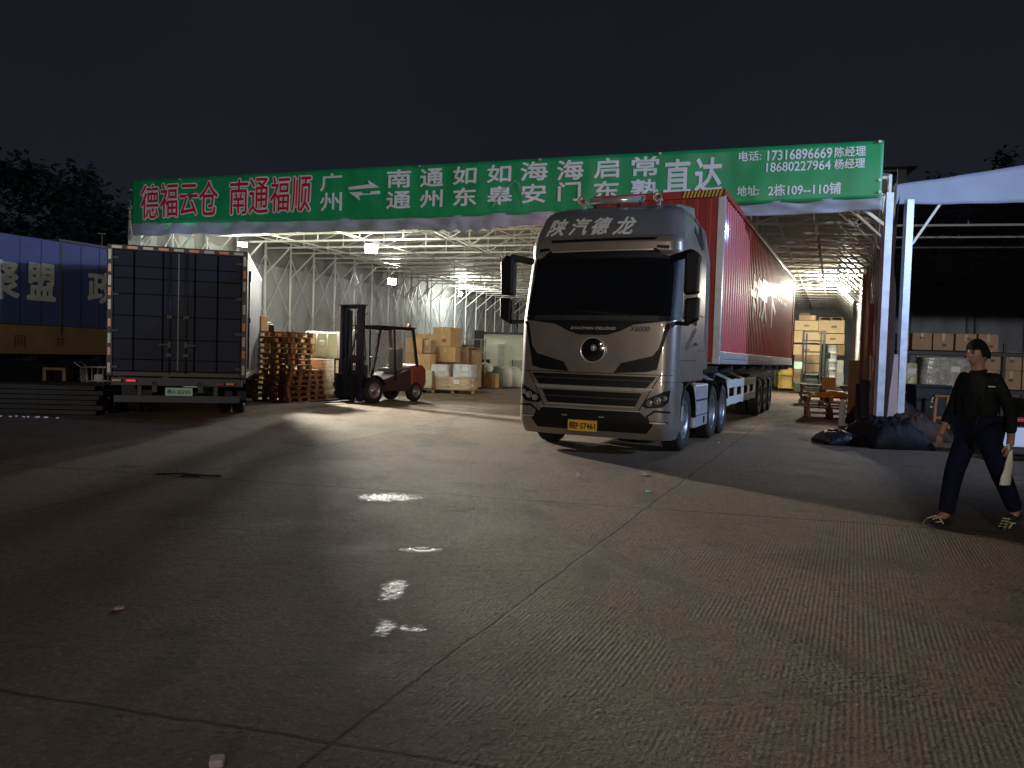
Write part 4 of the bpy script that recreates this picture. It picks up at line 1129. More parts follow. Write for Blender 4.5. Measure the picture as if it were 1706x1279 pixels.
wrapped((q.x + .34, q.y + .5, .60), .80, .9, .46, R(-8), "pale blue wrapped block at the right on the low brown load", M("pale_film", (.60, .66, .70), .2, 0, .2, 6, bump=.8, coat=.5), seed=9)
# scrap rail beside the load
q = G(799, 648); m = MB(); m.bar((q.x, q.y, 0), (q.x, q.y, 1.0), .05); m.bar((q.x, q.y, 1.0), (q.x + .1, q.y + .7, 1.0), .05); m.bar((q.x + .1, q.y + .7, 0), (q.x + .1, q.y + .7, 1.0), .05)
m.box((q.x + .05, q.y + .35, .1), (.5, .8, .05)); tag(m.build("cart_frame", darkgrey), "bare dark cart handle frame right of the white wrapped load", "cart")
# red heap
q = G(832, 643)
red_pl = M("red_film", (.60, .012, .025), .45, 0, .35, 6, bump=.9)
m = MB(); rn = random.Random(3)
for k in range(120):
    a, r_ = rn.random() * 6.28, rn.random() ** .5
    x, y = math.cos(a) * r_ * .62, math.sin(a) * r_ * .5
    z = .08 + (.62 * (1 - r_ * r_)) * rn.uniform(.5, 1); l = rn.uniform(.10, .28); th = rn.random() * 6.28
    m.tube([(x, y, z), (x + math.cos(th) * l * .5, y + math.sin(th) * l * .5, z + rn.uniform(.0, .12)), (x + math.cos(th) * l, y + math.sin(th) * l, max(.03, z - .10))], [.05, .075, .03], 6)
tag(m.build("plastic_heap", red_pl, None, loc=(q.x, q.y, 0), noise_amp=.03), "heap of bright red plastic bags on the floor left of the truck nose", "plastic heap")
q = P(812, 641, 33.2)
carton((q.x, q.y + .4, .002), .85, .7, .62, R(-12), "open brown crate behind the red plastic heap", M("brown_crate", (.42, .27, .10), .7, 0, .2, 5), tp=False)
for k, (px, lb) in enumerate(((808, "white sack lying on the open brown crate"), (826, "dark green tinted sack behind the red heap"), (842, "round white sack behind the red heap"), (856, "white sack partly hidden by the truck nose"))):
    q = P(px, 616, 34.2 + .2 * k); z0 = .64 if k == 0 else .002
    m = MB(); m.lathe([(.001, 0), (.30, .04), (.38, .20 if k == 0 else .5), (.30, .38 if k == 0 else .82), (.08, .46 if k == 0 else .95), (.001, .47 if k == 0 else .96)], (0, 0, 0), 'Z', 18)
    tag(m.build("sack", M("sack_green", (.10, .14, .12), .7) if k == 1 else M("sack_white", (.62, .64, .58), .7, 0, .12, 5, bump=.3), None, loc=(q.x, q.y, z0), noise_amp=.05), lb, "sack", "sacks by the site cabin")
# white site cabin at the back
q = P(806, 600, 41.0); cabn = thing("site_cabin", "pale green white site cabin with a louvred door at the back of the shed", "cabin", (q.x, q.y, 0), R(-8))
cw = M("cabin_panel", (.62, .68, .55), .5, 0, .05, 3)
MB().box((1.7, 1.2, 1.3), (3.4, 2.4, 2.5)).build("wall", cw, cabn, bev=.02)
MB().box((1.7, 1.2, 2.6), (3.5, 2.5, .10)).build("roof", darkgrey, cabn, bev=.01)
m = MB(); m.box((.9, -.012, 1.1), (.85, .03, 2.05)); d_ = m.build("door", cw, cabn, bev=.006)
m = MB()
for k in range(16): m.box((.92, -.04, .75 + k * .085), (.34, .03, .05), 0, 0, R(-30))
m.build("louvre", M("louvre_grey", (.36, .40, .34), .5), d_)
MB().box((1.55, -.03, .62), (.04, .05, 1.2)).build("corner_trim", darkgrey, cabn)
MB().box((2.1, -.012, .65), (.95, .02, 1.1)).build("lower_panel", M("cabin_green_panel", (.30, .36, .28), .5), cabn)
q = P(796, 640, 40.0); m = MB(); m.box((0, 0, 1.35), (.45, .4, 2.7)); m.box((.35, -.1, .6), (.5, .4, 1.2)); tag(m.build("steel_cabinet", darkgrey, None, loc=(q.x, q.y, 0), rz=R(-8), bev=.02), "tall dark steel cabinet left of the site cabin", "cabinet")
q = P(779, 641, 36.5)
m = MB()
for k in range(4): m.box((0, 0, .3 + k * .62), (1.5, .6, .04))
for x in (-.72, .72): m.box((x, -.28, 1.1), (.05, .05, 2.2)); m.box((x, .28, 1.1), (.05, .05, 2.2))
m = tag(m.build("shelf_rack", lightsteel, None, loc=(q.x, q.y + .6, 0), rz=AX), "light steel shelf rack standing behind the carton stack", "shelf")

# ---------------------------------------------------------------- right aisle: crates, stacker, buckets, carts
GR = "plywood crates at the far right of the shed"
base = 40.0
cpx(1331, 1371, 592, 643, base, 1.3, "brown wooden crate at the bottom of the left crate column", card2, rz=AX, group=GR, tp=False, name="crate", cat="crate")
cpx(1331, 1371, 574, 591.5, base, 1.3, "plywood crate in the middle of the left crate column", woodlight, rz=AX, group=GR, tp=False, name="crate", cat="crate", mark=(0, .5))
cpx(1332, 1370, 551, 571, base, 1.3, "plywood crate upper in the left column under the torn cartons", woodlight, rz=AX, group=GR, tp=False, name="crate", cat="crate")
cpx(1333, 1369, 534, 550.5, base, 1.3, "top plywood crate of the left crate column", woodlight, rz=AX, group=GR, tp=False, name="crate", cat="crate", mark=(0, .5))
cpx(1336, 1352, 524, 533.7, base, .7, "torn open brown carton on top of the left crate column", card2, rz=AX, flaps=True, tp=False)
cpx(1352, 1362, 525, 533.7, base, .6, "small yellow carton on top of the left crate column", card, rz=AX)
cpx(1373, 1412, 556, 573, base, 1.3, "lower plywood crate of the right crate column", woodlight, rz=AX, group=GR, tp=False, name="crate", cat="crate", mark=(.1, .5))
cpx(1373, 1412, 533.5, 555, base, 1.3, "top plywood crate of the right crate column with a pallet lid", woodlight, rz=AX, group=GR, tp=False, name="crate", cat="crate", mark=(.2, .5))
q = P(1392, 533, base); pallet((q.x, q.y + .6, q.z), AX, "thin pallet lying on the top crate of the right column")
cpx(1396, 1413, 574, 592, base, 1.2, "olive brown carton under the right crate column", M("olive_carton", (.26, .20, .09), .8), rz=AX, tp=False)
q0 = P(1384, 643, base - .3); qb = P(1376, 643, base - .3); qe = P(1393, 643, base - .3); wb = (qe - qb).length
for k in range(6):
    hk = .41
    m = MB(); m.lathe([(wb * .40, 0), (wb * .48, hk * .93), (wb * .50, hk * .93), (wb * .50, hk * .99), (.001, hk * .99)], (0, 0, 0), 'Z', 24)
    t = thing("bucket", "white plastic bucket, %s in the bucket tower under the crates" % (ORDN[k] if k < 5 else "topmost"), "bucket", (q0.x, q0.y, .005 + k * hk), 0, "white bucket tower")
    m.build("pail", M("white_plastic", (.66, .70, .68), .35, 0, .06, 5), t)
    MB().tube([(-wb * .47, -.02, hk * .8), (-wb * .3, -wb * .46, hk * .42), (wb * .3, -wb * .46, hk * .42), (wb * .47, -.02, hk * .8)], .012, 5).build("handle", lightsteel, t)
cpx(1394, 1410, 600, 621, base, 1.0, "pale green bin box, upper of two right of the bucket tower", M("pale_green_box", (.40, .44, .38), .6), rz=AX, tp=False)
cpx(1394, 1410, 621.5, 645, base, 1.0, "grey bin box, lower of two right of the bucket tower", M("grey_bin_box", (.30, .32, .31), .6), rz=AX, tp=False)
# stacker truck
q = G(1352, 656); st = thing("pallet_stacker", "dark walk-behind stacker with a tall ladder-like mast in front of the crates", "stacker", (q.x, q.y, 0), R(-18))
m = MB()
for s in (-1, 1): m.box((s * .48, 0, 1.55), (.10, .14, 3.1)); m.box((s * .33, .02, 1.5), (.07, .10, 2.9))
for z in (.2, .62, 1.05, 1.5, 2.05, 2.6, 3.05): m.box((0, .01, z), (1.05, .08, .07))
m.build("mast", M("stacker_black", (.018, .022, .02), .5, .2), st, bev=.006)
m = MB(); m.box((0, .55, .55), (1.0, .75, .85)); m.box((-.55, .1, .3), (.6, .5, .5)); m.build("body", M("stacker_dark_green", (.035, .055, .045), .5), st, bev=.05)
m = MB(); m.bar((.6, .1, .3), (.66, .4, 1.9), .07); m.bar((.78, .1, .3), (.70, .4, 1.7), .06); m.box((.66, .4, 1.9), (.28, .2, .3)); m.build("tiller", blackp, st)
for s in (-1, 1): m = MB(); m.box((s * .3, -.75, .09), (.16, 1.4, .06)); m.build("fork", blackm, st)
for s in (-1, 1): wheel(st, s * .5, .75, .16, .12, s)
MB().box((-.68, -.18, 1.38), (.36, .02, .34)).build("sign_plate", M("green_plate_light", (.42, .60, .46), .5), st)
# yellow carts left of it
yel = M("yellow_cart_paint", (.62, .47, .10), .5, 0, .12, 6, dirt=.2)
for k, (px0, px1, yb, Yd, lb) in enumerate(((1297, 1323, 648, 41.0, "yellow wheeled cart loaded with a yellow box beside the container's far end"), (1290, 1300, 644, 44.0, "second yellow cart half hidden behind the container's wheels"))):
    p0, p1 = P(px0, yb, Yd), P(px1, yb, Yd); w = (p1 - p0).length
    t = thing("yellow_cart", lb, "cart", ((p0.x + p1.x) / 2, p0.y, 0), AX, "yellow carts")
    m = MB(); m.box((0, 0, .18), (w, 1.0, .07))
    for x in (-w / 2 + .04, w / 2 - .04):
        for y in (-.46, .46): m.box((x, y, .62), (.06, .06, .86))
    m.box((0, -.46, .88), (w, .05, .10)); m.build("frame", yel, t)
    for x in (-w / 2 + .12, w / 2 - .12):
        for y in (-.38, .38): MB().lathe([(.001, -.03), (.07, -.03), (.07, .03), (.001, .03)], (x, y, .075), 'X', 14).build("castor", rubber, t)
    carton(((p0.x + p1.x) / 2, p0.y, .218), w * .8, .8, 1.0 if k == 0 else .8, AX, "%s yellow carton riding on the %s yellow cart" % (("tall", "nearer") if k == 0 else ("short", "farther")), M("yellow_carton", (.58, .42, .12), .75, 0, .12, 4), tp=False)

# pallets with orange cloth at the right curtain
GP = "loose pallets by the right curtain"
q = G(1382, 676)
for k in range(5):
    pallet((q.x + random.uniform(-.08, .08), q.y + .8 + random.uniform(-.1, .1), .002 + k * .146), AX + random.uniform(-.15, .15), "brown pallet, %s of the rear pile beside the orange carton" % (ORDN[k] if k < 4 else "topmost"), GP, seed=80 + k, w=1.5, d=1.2)
q = G(1392, 698)
for k in range(4):
    pallet((q.x + random.uniform(-.05, .05), q.y + .4 + random.uniform(-.05, .05), .002 + k * .146), AX + random.uniform(-.1, .1), "reddish pallet, %s of the front pile under the orange cloth" % (ORDN[k] if k < 3 else "topmost"), GP, seed=90 + k, w=1.25, d=1.0, mat=MATS["red_pallet_wood"])
qz = .6
def cloth(u, v):
    x, y = (u - .5) * 1.25, (v - .5) * .9
    e = max(0, abs(u - .5) - .40) * 2.2 + max(0, .12 - v) * 1.5
    return (x, y, .025 + .14 * max(0, noise.noise((x * 3, y * 3, 1))) + .05 * abs(noise.noise((x * 8, y * 8, 3))) + .12 * math.exp(-((x - .15) ** 2 + y * y) * 9) - e * .3)
tag(MB().grid(cloth, 36, 28).build("orange_cloth", M("orange_tarp", (.72, .28, .015), .6, 0, .2, 5, bump=.4), None, loc=(q.x + .06, q.y + .4, .59), rz=AX, solid=.006), "crumpled orange yellow tarp thrown over the front pallet pile", "tarp")
q = P(1392, 645.5, 21.6)
carton((q.x, q.y + .5, .735), .36, .36, .36, AX, "small orange brown carton standing on the rear pallet pile", M("orange_carton", (.46, .18, .05), .75, 0, .1, 5), tp=False)
q = G(1402, 709); t = thing("film_roll", "pale roll of stretch film standing upright on the floor in front of the pallets", "film roll", (q.x, q.y, 0))
MB().lathe([(.001, 0), (.13, 0), (.13, .04), (.075, .045), (.075, .60), (.001, .60)], n=20).build("roll", M("film_roll_pale", (.50, .49, .40), .3, 0, .2, 12), t)
MB().lathe([(.04, .60), (.04, .64), (.001, .64)], n=14).build("core", card, t)
# boards and doors leaning on the right front post
def lean(px0, px1, ytop, ybot, Y, mat, label, name, cat, thick=.04, back=.25, rz=AX, group=None, noise_a=.0):
    a, b_ = P(px0, ybot, Y), P(px1, ybot, Y); h = P((px0 + px1) / 2, ytop, Y).z; w = max(.05, (b_ - a).length)
    o = MB()
    o.prism([(-w / 2, 0), (w / 2, 0), (w / 2, 1), (-w / 2, 1)], lambda x, z: (x, z * back, z * h), lambda x, z: (x, z * back + thick, z * h))
    o = o.build(name, mat, None, loc=((a.x + b_.x) / 2, a.y, .002), rz=rz, bev=.004, noise_amp=noise_a)
    return tag(o, label, cat, group)
GB = "boards leaning by the right front post"
redboard = M("red_brown_board", (.28, .09, .055), .7, 0, .25, 5, stretch=(4, 4, .6), bump=.2, dirt=.2)
lean(1429, 1434, 455, 690, 19.2, redboard, "tall red brown board, leftmost of the leaning boards", "board", "board", group=GB)
lean(1434.5, 1440, 440, 692, 18.6, M("ochre_board", (.30, .17, .09), .7, 0, .25, 5, stretch=(4, 4, .6), bump=.2), "tall ochre board between the red boards at the post", "board", "board", group=GB)
lean(1441, 1449, 505, 700, 17.4, redboard, "broad red brown board standing right at the bluish post", "board", "board", back=.1, group=GB)
lean(1449.5, 1453, 535, 690, 17.0, M("pink_board", (.40, .16, .15), .6, 0, .2, 5), "narrow pinkish strip board right of the post", "board", "board", back=.1, group=GB)
lean(1413, 1431, 600, 668, 20.0, card, "tan cardboard panel propped above the orange cloth", "cardboard_sheet", "cardboard", back=.15)
lean(1418, 1424, 500, 600, 26.0, M("white_board", (.66, .68, .62), .6), "tall white panel leaning on the right curtain", "board", "board", back=.2, group=GB)
lean(1449, 1472, 592, 673, 17.0, M("grey_cardboard", (.30, .25, .19), .8, 0, .12, 4), "greyish cardboard sheet standing left of the pinkish one", "cardboard_sheet", "cardboard", back=.12, rz=R(-6))
lean(1473, 1496, 590, 672, 16.7, M("pink_cardboard", (.36, .25, .23), .8, 0, .1, 4), "pinkish cardboard sheet beside the neighbouring tent post", "cardboard_sheet", "cardboard", back=.12, rz=R(-6))
lean(1424, 1434, 640, 706, 17.6, brownm, "dark brown folded sheet standing in front of the boards", "folded_sheet", "sheet", thick=.12, back=.3, noise_a=.05)
lean(1433, 1446, 632, 722, 16.4, blackm, "dark grey rolled sheet leaning below the boards", "folded_sheet", "sheet", thick=.14, back=.4, noise_a=.05)
# heaps of dark tarpaulin on the ground
def heap(px0, px1, ytop, ybot, mat, label, name, cat, ridge=.5, seed=0, dep=1.2, pk=1.0, rz=0.):
    a, b_ = G(px0, ybot), G(px1, ybot); Y = a.y + dep / 2; w = (P(px1, ybot, a.y) - P(px0, ybot, a.y)).length; h = P((px0 + px1) / 2, ytop, Y).z
    def fn(u, v):
        x, y = (u - .5), (v - .5)
        e = max(0, 1 - (abs(x) * 2) ** 4) * max(0, 1 - (abs(y) * 2) ** 4)
        crest = (1 - abs(x - (ridge - .5)) * 1.5) ** pk if abs(x - (ridge - .5)) < .66 else 0
        n_ = .32 * noise.noise((x * 3 + seed, y * 3, seed)) + .16 * abs(noise.noise((x * 8, y * 8 + seed, 1))) + .07 * abs(noise.noise((x * 21, y * 17, seed)))
        return (x * w * (1 + .06 * n_), y * dep, max(0, e ** .35 * h * (.35 + .65 * max(0, crest) + n_)) + .004)
    o = MB().grid(fn, 70, 50, smooth=True).build(name, mat, None, loc=((a.x + b_.x) / 2, Y, 0), rz=rz, solid=.01)
    return tag(o, label, cat, "dark tarpaulins on the ground")
heap(1378, 1450, 716, 742, M("black_bag", (.008, .008, .010), .5, 0, .3, 5, bump=.5), "flat black bag lying on the ground at the left of the dark heap", "tarp_bundle", "tarp", .4, 1, .9)
heap(1440, 1548, 655, 712, brownm, "brown tarpaulin heap peaked in front of the recycling bin", "tarp_bundle", "tarp", .38, 2, 1.5, 1.3)
heap(1450, 1552, 696, 748, blackm, "black crumpled tarpaulin at the front of the dark heap", "tarp_bundle", "tarp", .35, 4, 1.4, .7)
heap(1500, 1580, 690, 735, brownm, "dark brown folded tarpaulin right of the black one", "tarp_bundle", "tarp", .3, 6, 1.0, .8)
heap(1448, 1512, 682, 706, M("grey_sheet", (.16, .17, .17), .45, 0, .25, 5, bump=.5), "crumpled grey sheet between the brown and black tarpaulins", "tarp_bundle", "tarp", .5, 8, .7, .8)
q = G(1415, 728); m = MB(); m.box((0, 0, .03), (1.4, .1, .03), 0, .2); m.box((.2, .12, .06), (1.2, .08, .03), 0, -.3); tag(m.build("loose_lath", brownm, None, loc=(q.x + .6, q.y + .1, 0)), "two dark laths nailed together lying across the black bag", "lath")

# ---------------------------------------------------------------- security camera on the post
q = P(1431, 371, 16.6); t = thing("security_camera", "small pale security camera on the right front post", "camera", q, R(160))
MB().lathe([(.001, -.12), (.06, -.12), (.065, .08), (.05, .10), (.001, .10)], (0, 0, 0), 'Y', 18).build("camera_body", M("pale_blue_plastic", (.55, .68, .75), .4), t)
MB().lathe([(.04, .1), (.035, .115), (.001, .116)], (0, 0, 0), 'Y', 14).build("lens", blackp, t)
MB().bar((0, 0, .02), (0, -.05, .25), .03).build("bracket", lightsteel, t)

# ---------------------------------------------------------------- neighbouring tent on the right
NA = P(1480, 340, 17.0); NAx = Vector((NA.x, NA.y, 0)); nd = Vector((.974, -.225, 0)); nb_ = Vector((.405, .914, 0))
NE = P(1480, 341, 17.0).z; NT = P(1480, 310, 17.0).z; NW, NL = 14.5, 27.0
tent = thing("neighbour_tent", "unlit neighbouring canopy tent with a pale blue gable valance at the right edge", "shed", NAx, 0)
def npt(s, d, z): p = nd * s + nb_ * d; return (p.x, p.y, z)
NPK = NT + .146 * NW / 2
def ntop(s): return NT + .146 * min(s, NW - s)
MB().grid(lambda u, v: (lambda s, z: tuple(Vector(npt(s, -.02 + .03 * noise.noise((s * 2, z * 2, 0)), z))))(u * NW, NE + .02 * noise.noise((u * 20, 0, 0)) + (ntop(u * NW) - NE) * v), 80, 8).build("gable_valance", M("pale_valance", (.30, .36, .48), .55, 0, .05, 2, bump=.2), tent, solid=.01)
MB().grid(lambda u, v: npt(u * NW, v * NL + .05, ntop(u * NW) - .05 + .03 * noise.noise((u * 9, v * 30, 0))), 40, 60).build("roof_cover", M("dark_roof_tarp", (.10, .11, .12), .6, 0, .1, 2, bump=.2), tent)
dkt = M("dark_side_tarp", (.07, .085, .13), .55, 0, .15, 1.5, bump=.4)
MB().grid(lambda u, v: npt(.10 + .05 * math.sin(u * 60) + .05 * noise.noise((u * 12, v * 4, 0)), u * NL + .4, .05 + v * (NE - .0)), 130, 14).build("side_curtain", dkt, tent)
MB().grid(lambda u, v: npt(NW - .1 + .05 * math.sin(u * 60), u * NL + .4, .05 + v * (NE - .0)), 100, 10).build("side_curtain", dkt, tent)
MB().grid(lambda u, v: npt(u * NW, NL - .1 + .05 * math.sin(u * 70) + .12 * noise.noise((u * 14, v * 3, 7)), .05 + v * (ntop(u * NW) - .1)), 110, 16).build("back_curtain", M("grey_back_tarp", (.34, .36, .40), .6, 0, .12, 1.5, bump=.3), tent)
for s in (.42, NW / 2, NW - .3):
    if s == NW / 2: continue
    m = MB(); m.bar(npt(s, 0.02, 0), npt(s, 0.02, NE + .1), .15); m.box(npt(s, .02, .02), (.3, .3, .04))
    m.bar(npt(s + (.1 if s < 5 else -.1), .02, NE - .85), npt(s + (.62 if s < 5 else -.62), .02, NE + .02), .05)
    m.build("corner_post", lightsteel, tent)
for i in range(1, 15):
    d = i * NL / 14.5
    m = MB(); m.bar(npt(.2, d, NE - .15), npt(NW - .2, d, NE - .15), .05)
    m.bar(npt(.2, d, ntop(.2) - .12), npt(NW / 2, d, NPK - .12), .05); m.bar(npt(NW - .2, d, ntop(.2) - .12), npt(NW / 2, d, NPK - .12), .05)
    for k in range(1, 8): m.bar(npt(k * NW / 8, d, NE - .15), npt(k * NW / 8, d, ntop(k * NW / 8) - .12), .035)
    m.build("roof_truss", M("dull_steel", (.20, .21, .22), .5, .4, .15, 8), tent)
m = MB()
for s in (2.2, 4.9, 5.3, 7.6, 10.0, 12.5):
    m.bar(npt(s, NL - .35, 0), npt(s, NL - .35, NE + .2), .09)
    m.bar(npt(s, NL - .35, 2.6), npt(s + .9, NL - .35, 1.2), .05)
m.build("back_post", lightsteel, tent)
m = MB()
for i in range(9): m.box(npt(-.02, .6 + i * 1.4, NE - .35 - .0 * i), (.24, .06, .05)); m.bar(npt(-.12, .6 + i * 1.4, NE - .35), npt(-.12, .6 + i * 1.4, NE - .75), .03)
m.build("curtain_hook", lightsteel, tent)
# rack with cartons and wrapped loads inside the tent
RK = P(1500, 584, 21.0); RK = Vector((RK.x, RK.y, 0)); RA = R(-13)
def rk(s, d): return RK + Vector((math.cos(RA), math.sin(RA), 0)) * s + Vector((-math.sin(RA), math.cos(RA), 0)) * d
zt = P(1560, 583.5, 21.0).z; zm = P(1660, 648, 20.6).z
rack = thing("storage_rack", "dark steel storage rack carrying cartons inside the neighbouring tent", "rack", RK, RA)
m = MB()
for s in (0., 2.55, 5.2):
    for d in (.03, 1.0): m.box((s, d, zt / 2 + .1), (.07, .06, zt + .25))
for z in (zt - .05, zm - .05):
    for d in (.03, 1.0): m.box((2.6, d, z - .03), (5.13, .04, .09))
m.build("upright_frame", darkgrey, rack)
m = MB(); m.box((2.6, .52, zt - .022), (5.1, .95, .03)); m.box((2.6, .52, zm - .022), (5.1, .95, .03)); m.build("shelf_board", brownm, rack)
GT = "cartons on the tent rack"
bcard = M("brown_tent_carton", (.40, .27, .17), .8, 0, .1, 4)
for k, (px0, px1, lb) in enumerate(((1503, 1517, "half hidden carton at the left end of the tent's top shelf"), (1521, 1551, "carton with a dark print bar, second from the left on the top shelf"), (1552, 1583, "plain carton in the middle of the tent's top shelf"), (1585, 1616, "carton left of the man's head level on the top shelf"), (1618, 1648, "carton at the right end of the tent's top shelf"))):
    s_a = (P(px0, 583, 20.9) - RK).x / math.cos(RA); s_b = (P(px1, 583, 20.9) - RK).x / math.cos(RA); w = s_b - s_a - .015
    p = rk((s_a + s_b) / 2, .42); carton((p.x, p.y, zt), w, .7, .46, RA, lb, bcard, GT, mark=(-.1 + .1 * k, .7 if k % 2 else .3))
for r_ in range(2):
    for k in range(3):
        px0 = 1640 + k * 31; s_a = (P(px0, 620, 20.4) - RK).x / math.cos(RA); w = .49
        p = rk(s_a + w / 2, .42); carton((p.x, p.y, zm + r_ * .505), w - .012, .7, .50, RA, "%s carton in the %s row right of the man's head" % (("left", "middle", "right")[k], ("lower", "upper")[r_]), bcard, GT, mark=(.2 - .2 * k, .5))
p = rk(.25, .3); wrapped((p.x, p.y, zm + .05), .46, .6, .58, RA, "yellowish wrapped parcel at the left of the tent rack", M("yellow_film", (.55, .54, .34), .22, 0, .25, 6, bump=.8, coat=.5), seed=12)
p = rk(1.25, .5); wrapped((p.x, p.y, zm), 1.35, .8, .80, RA, "wide clear wrapped load in the middle of the tent rack", M("clear_film", (.36, .36, .32), .18, 0, .3, 7, bump=1., coat=.6), seed=15)
# recycling bin, stool, red bench with white boxes
q = G(1543, 704); t = thing("recycling_bin", "dark blue recycling bin with a white triangle mark behind the wooden stool", "bin", (q.x, q.y, 0), R(-8))
m = MB(); m.prism([(-.36, 0), (.36, 0), (.42, .95), (-.42, .95)], lambda x, z: (x, -.33 - .03 * z, z), lambda x, z: (x, .33 + .03 * z, z)); m.build("bin_body", M("dark_blue_plastic", (.022, .034, .062), .5, 0, .1, 6), t, bev=.04)
MB().box((0, 0, .98), (.90, .80, .06)).build("lid", M("dark_blue_lid", (.035, .05, .085), .45), t, bev=.02)
m = MB()
for k in range(3):
    a0, a1 = R(90 + 120 * k), R(90 + 120 * (k + 1))
    p0, p1 = Vector((.09 * math.cos(a0), .09 * math.sin(a0))), Vector((.09 * math.cos(a1), .09 * math.sin(a1)))
    e0, e1 = p0.lerp(p1, .12), p0.lerp(p1, .82); m.bar((e0.x + .02, -.372, .62 + e0.y), (e1.x + .02, -.372, .62 + e1.y), .02, .03)
m.box((.02, -.372, .44), (.16, .006, .035)); m.build("recycle_mark", white_letter, t)
q = G(1566, 713); t = thing("wooden_stool", "brown wooden stool standing behind the walking man", "stool", (q.x, q.y, 0), R(-20))
sw = M("stool_wood", (.36, .17, .06), .6, 0, .2, 6, stretch=(5, 5, 1))
MB().box((0, 0, .78), (.34, .30, .05)).build("seat", sw, t, bev=.012)
for sx in (-1, 1):
    for sy in (-1, 1):
        m = MB(); m.bar((sx * .12, sy * .10, .755), (sx * .16, sy * .14, 0), .05); m.build("leg", sw, t)
m = MB(); m.box((0, -.125, .25), (.27, .03, .05)); m.box((0, .125, .25), (.27, .03, .05)); m.build("stretcher", sw, t)
q = G(1690, 760); t = thing("red_bench", "red steel bench with a low shelf at the right edge", "bench", (q.x, q.y, 0), R(-6))
rs = M("red_steel", (.42, .03, .035), .45, .1, .15, 6, dirt=.2)
MB().box((.5, .1, .62), (1.8, .55, .05)).build("bench_top", rs, t, bev=.008)
for x in (-.36, 1.36): 
    for y in (-.13, .33): m = MB(); m.box((x, y, .30), (.05, .05, .59)); m.build("leg", rs, t)
m = MB(); m.box((1.36, .33, .95), (.06, .05, .6)); m.box((.33, .33, .82), (.05, .05, .36)); m.build("back_post", rs, t)
MB().box((.5, .1, .13), (1.75, .55, .06)).build("low_shelf", brownm, t)
for k in range(3):
    p = Vector((q.x, q.y, 0)) + Matrix.Rotation(R(-6), 3, 'Z') @ Vector((-.08 + .44 * k, .1, .165))
    carton(p, .38, .40, .33, R(-6), "%s white box on the low shelf of the red bench" % ("left", "middle", "right")[k], M("white_carton", (.66, .68, .72), .7, 0, .06, 5), group="white boxes on the bench", tp=False)
q = G(1690, 760); pallet((q.x + .1, q.y - .55, .002), R(-6), "dark pallet on the ground in front of the red bench", w=1.6, d=.6, mat=brownm)

# ---------------------------------------------------------------- dark things at the far left
GD = "dark plank stack under the blue trailer"
q = G(20, 690)
dark_wood = M("dark_plank_wood", (.035, .032, .03), .7, 0, .3, 6, stretch=(1, 4, 4), bump=.3)  # one very dark wood tone for every plank layer
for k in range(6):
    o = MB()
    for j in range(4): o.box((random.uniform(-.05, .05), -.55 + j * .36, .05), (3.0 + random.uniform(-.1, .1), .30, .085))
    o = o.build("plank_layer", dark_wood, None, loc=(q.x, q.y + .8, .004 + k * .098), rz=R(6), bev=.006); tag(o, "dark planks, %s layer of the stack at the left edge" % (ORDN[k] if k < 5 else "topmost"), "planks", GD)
q = G(80, 680); t = thing("wooden_step", "small pale wooden step standing on the dark plank stack", "step", (q.x + .12, q.y + .15, .60), R(6))
pw = M("dim_wood", (.24, .15, .09), .75, 0, .2, 6)
MB().box((0, 0, .26), (.46, .36, .05)).build("top_board", pw, t)
for x in (-.2, .2): MB().box((x, 0, .117), (.07, .34, .233)).build("side_board", pw, t)
# wire trolley
q = G(150, 684); t = thing("wire_trolley", "grey wire cage trolley between the plank stack and the box truck", "trolley", (q.x, q.y + .5, 0), R(15))
m = MB()
for s in (-1, 1):
    for k in range(8): m.tube([(-.34 + k * .097, s * .24, .35), (-.38 + k * .11, s * .27, .92)], .006, 5)
    for z, e in ((.35, .34), (.62, .36), (.92, .39)): m.tube([(-e, s * .25, z), (e, s * .25, z)], .009, 5); m.tube([(s * e, -.25, z), (s * e, .25, z)], .009, 5)
    for k in range(5): m.tube([(s * .34, -.24 + k * .12, .35), (s * .38, -.26 + k * .13, .92)], .006, 5)
m.build("basket", lightsteel, t)
m = MB()
for s in (-1, 1): m.tube([(s * .30, -.24, .1), (s * .34, -.24, .35)], .014, 6); m.tube([(s * .30, .24, .1), (s * .34, .24, .35)], .014, 6)
m.tube([(-.38, -.25, .92), (-.5, -.25, 1.02), (-.5, .25, 1.02), (-.38, .25, .92)], .014, 6); m.build("frame", lightsteel, t)
for sx in (-1, 1):
    for sy in (-1, 1): MB().lathe([(.001, -.02), (.055, -.02), (.055, .02), (.001, .02)], (sx * .30, sy * .24, .057), 'Y', 14).build("castor", rubber, t)
MB().box((-.02, -.29, .70), (.16, .01, .14)).build("price_plate", M("grey_plate", (.42, .44, .42), .5), t)
m = MB(); rn = random.Random(9)
q = G(60, 694)
for k in range(12): m.box((rn.uniform(-.7, .7), rn.uniform(-.06, .06), .012), (rn.uniform(.02, .09), .03, .02), 0, rn.random() * 3)
tag(m.build("litter", white_letter, None, loc=(q.x, q.y - .15, 0)), "scraps of white paper litter at the foot of the dark planks", "litter", kind="stuff")
q = P(170, 412, 24.0); m = MB(); m.tube([(q.x, q.y, 0), (q.x, q.y, P(170, 388, 24.0).z)], .03, 8); m.bar((q.x - .12, q.y, P(170, 389, 24.0).z), (q.x + .12, q.y, P(170, 389, 24.0).z), .04)
tag(m.build("thin_pole", lightsteel), "thin bare pole with a short crossbar rising behind the blue trailer", "pole")

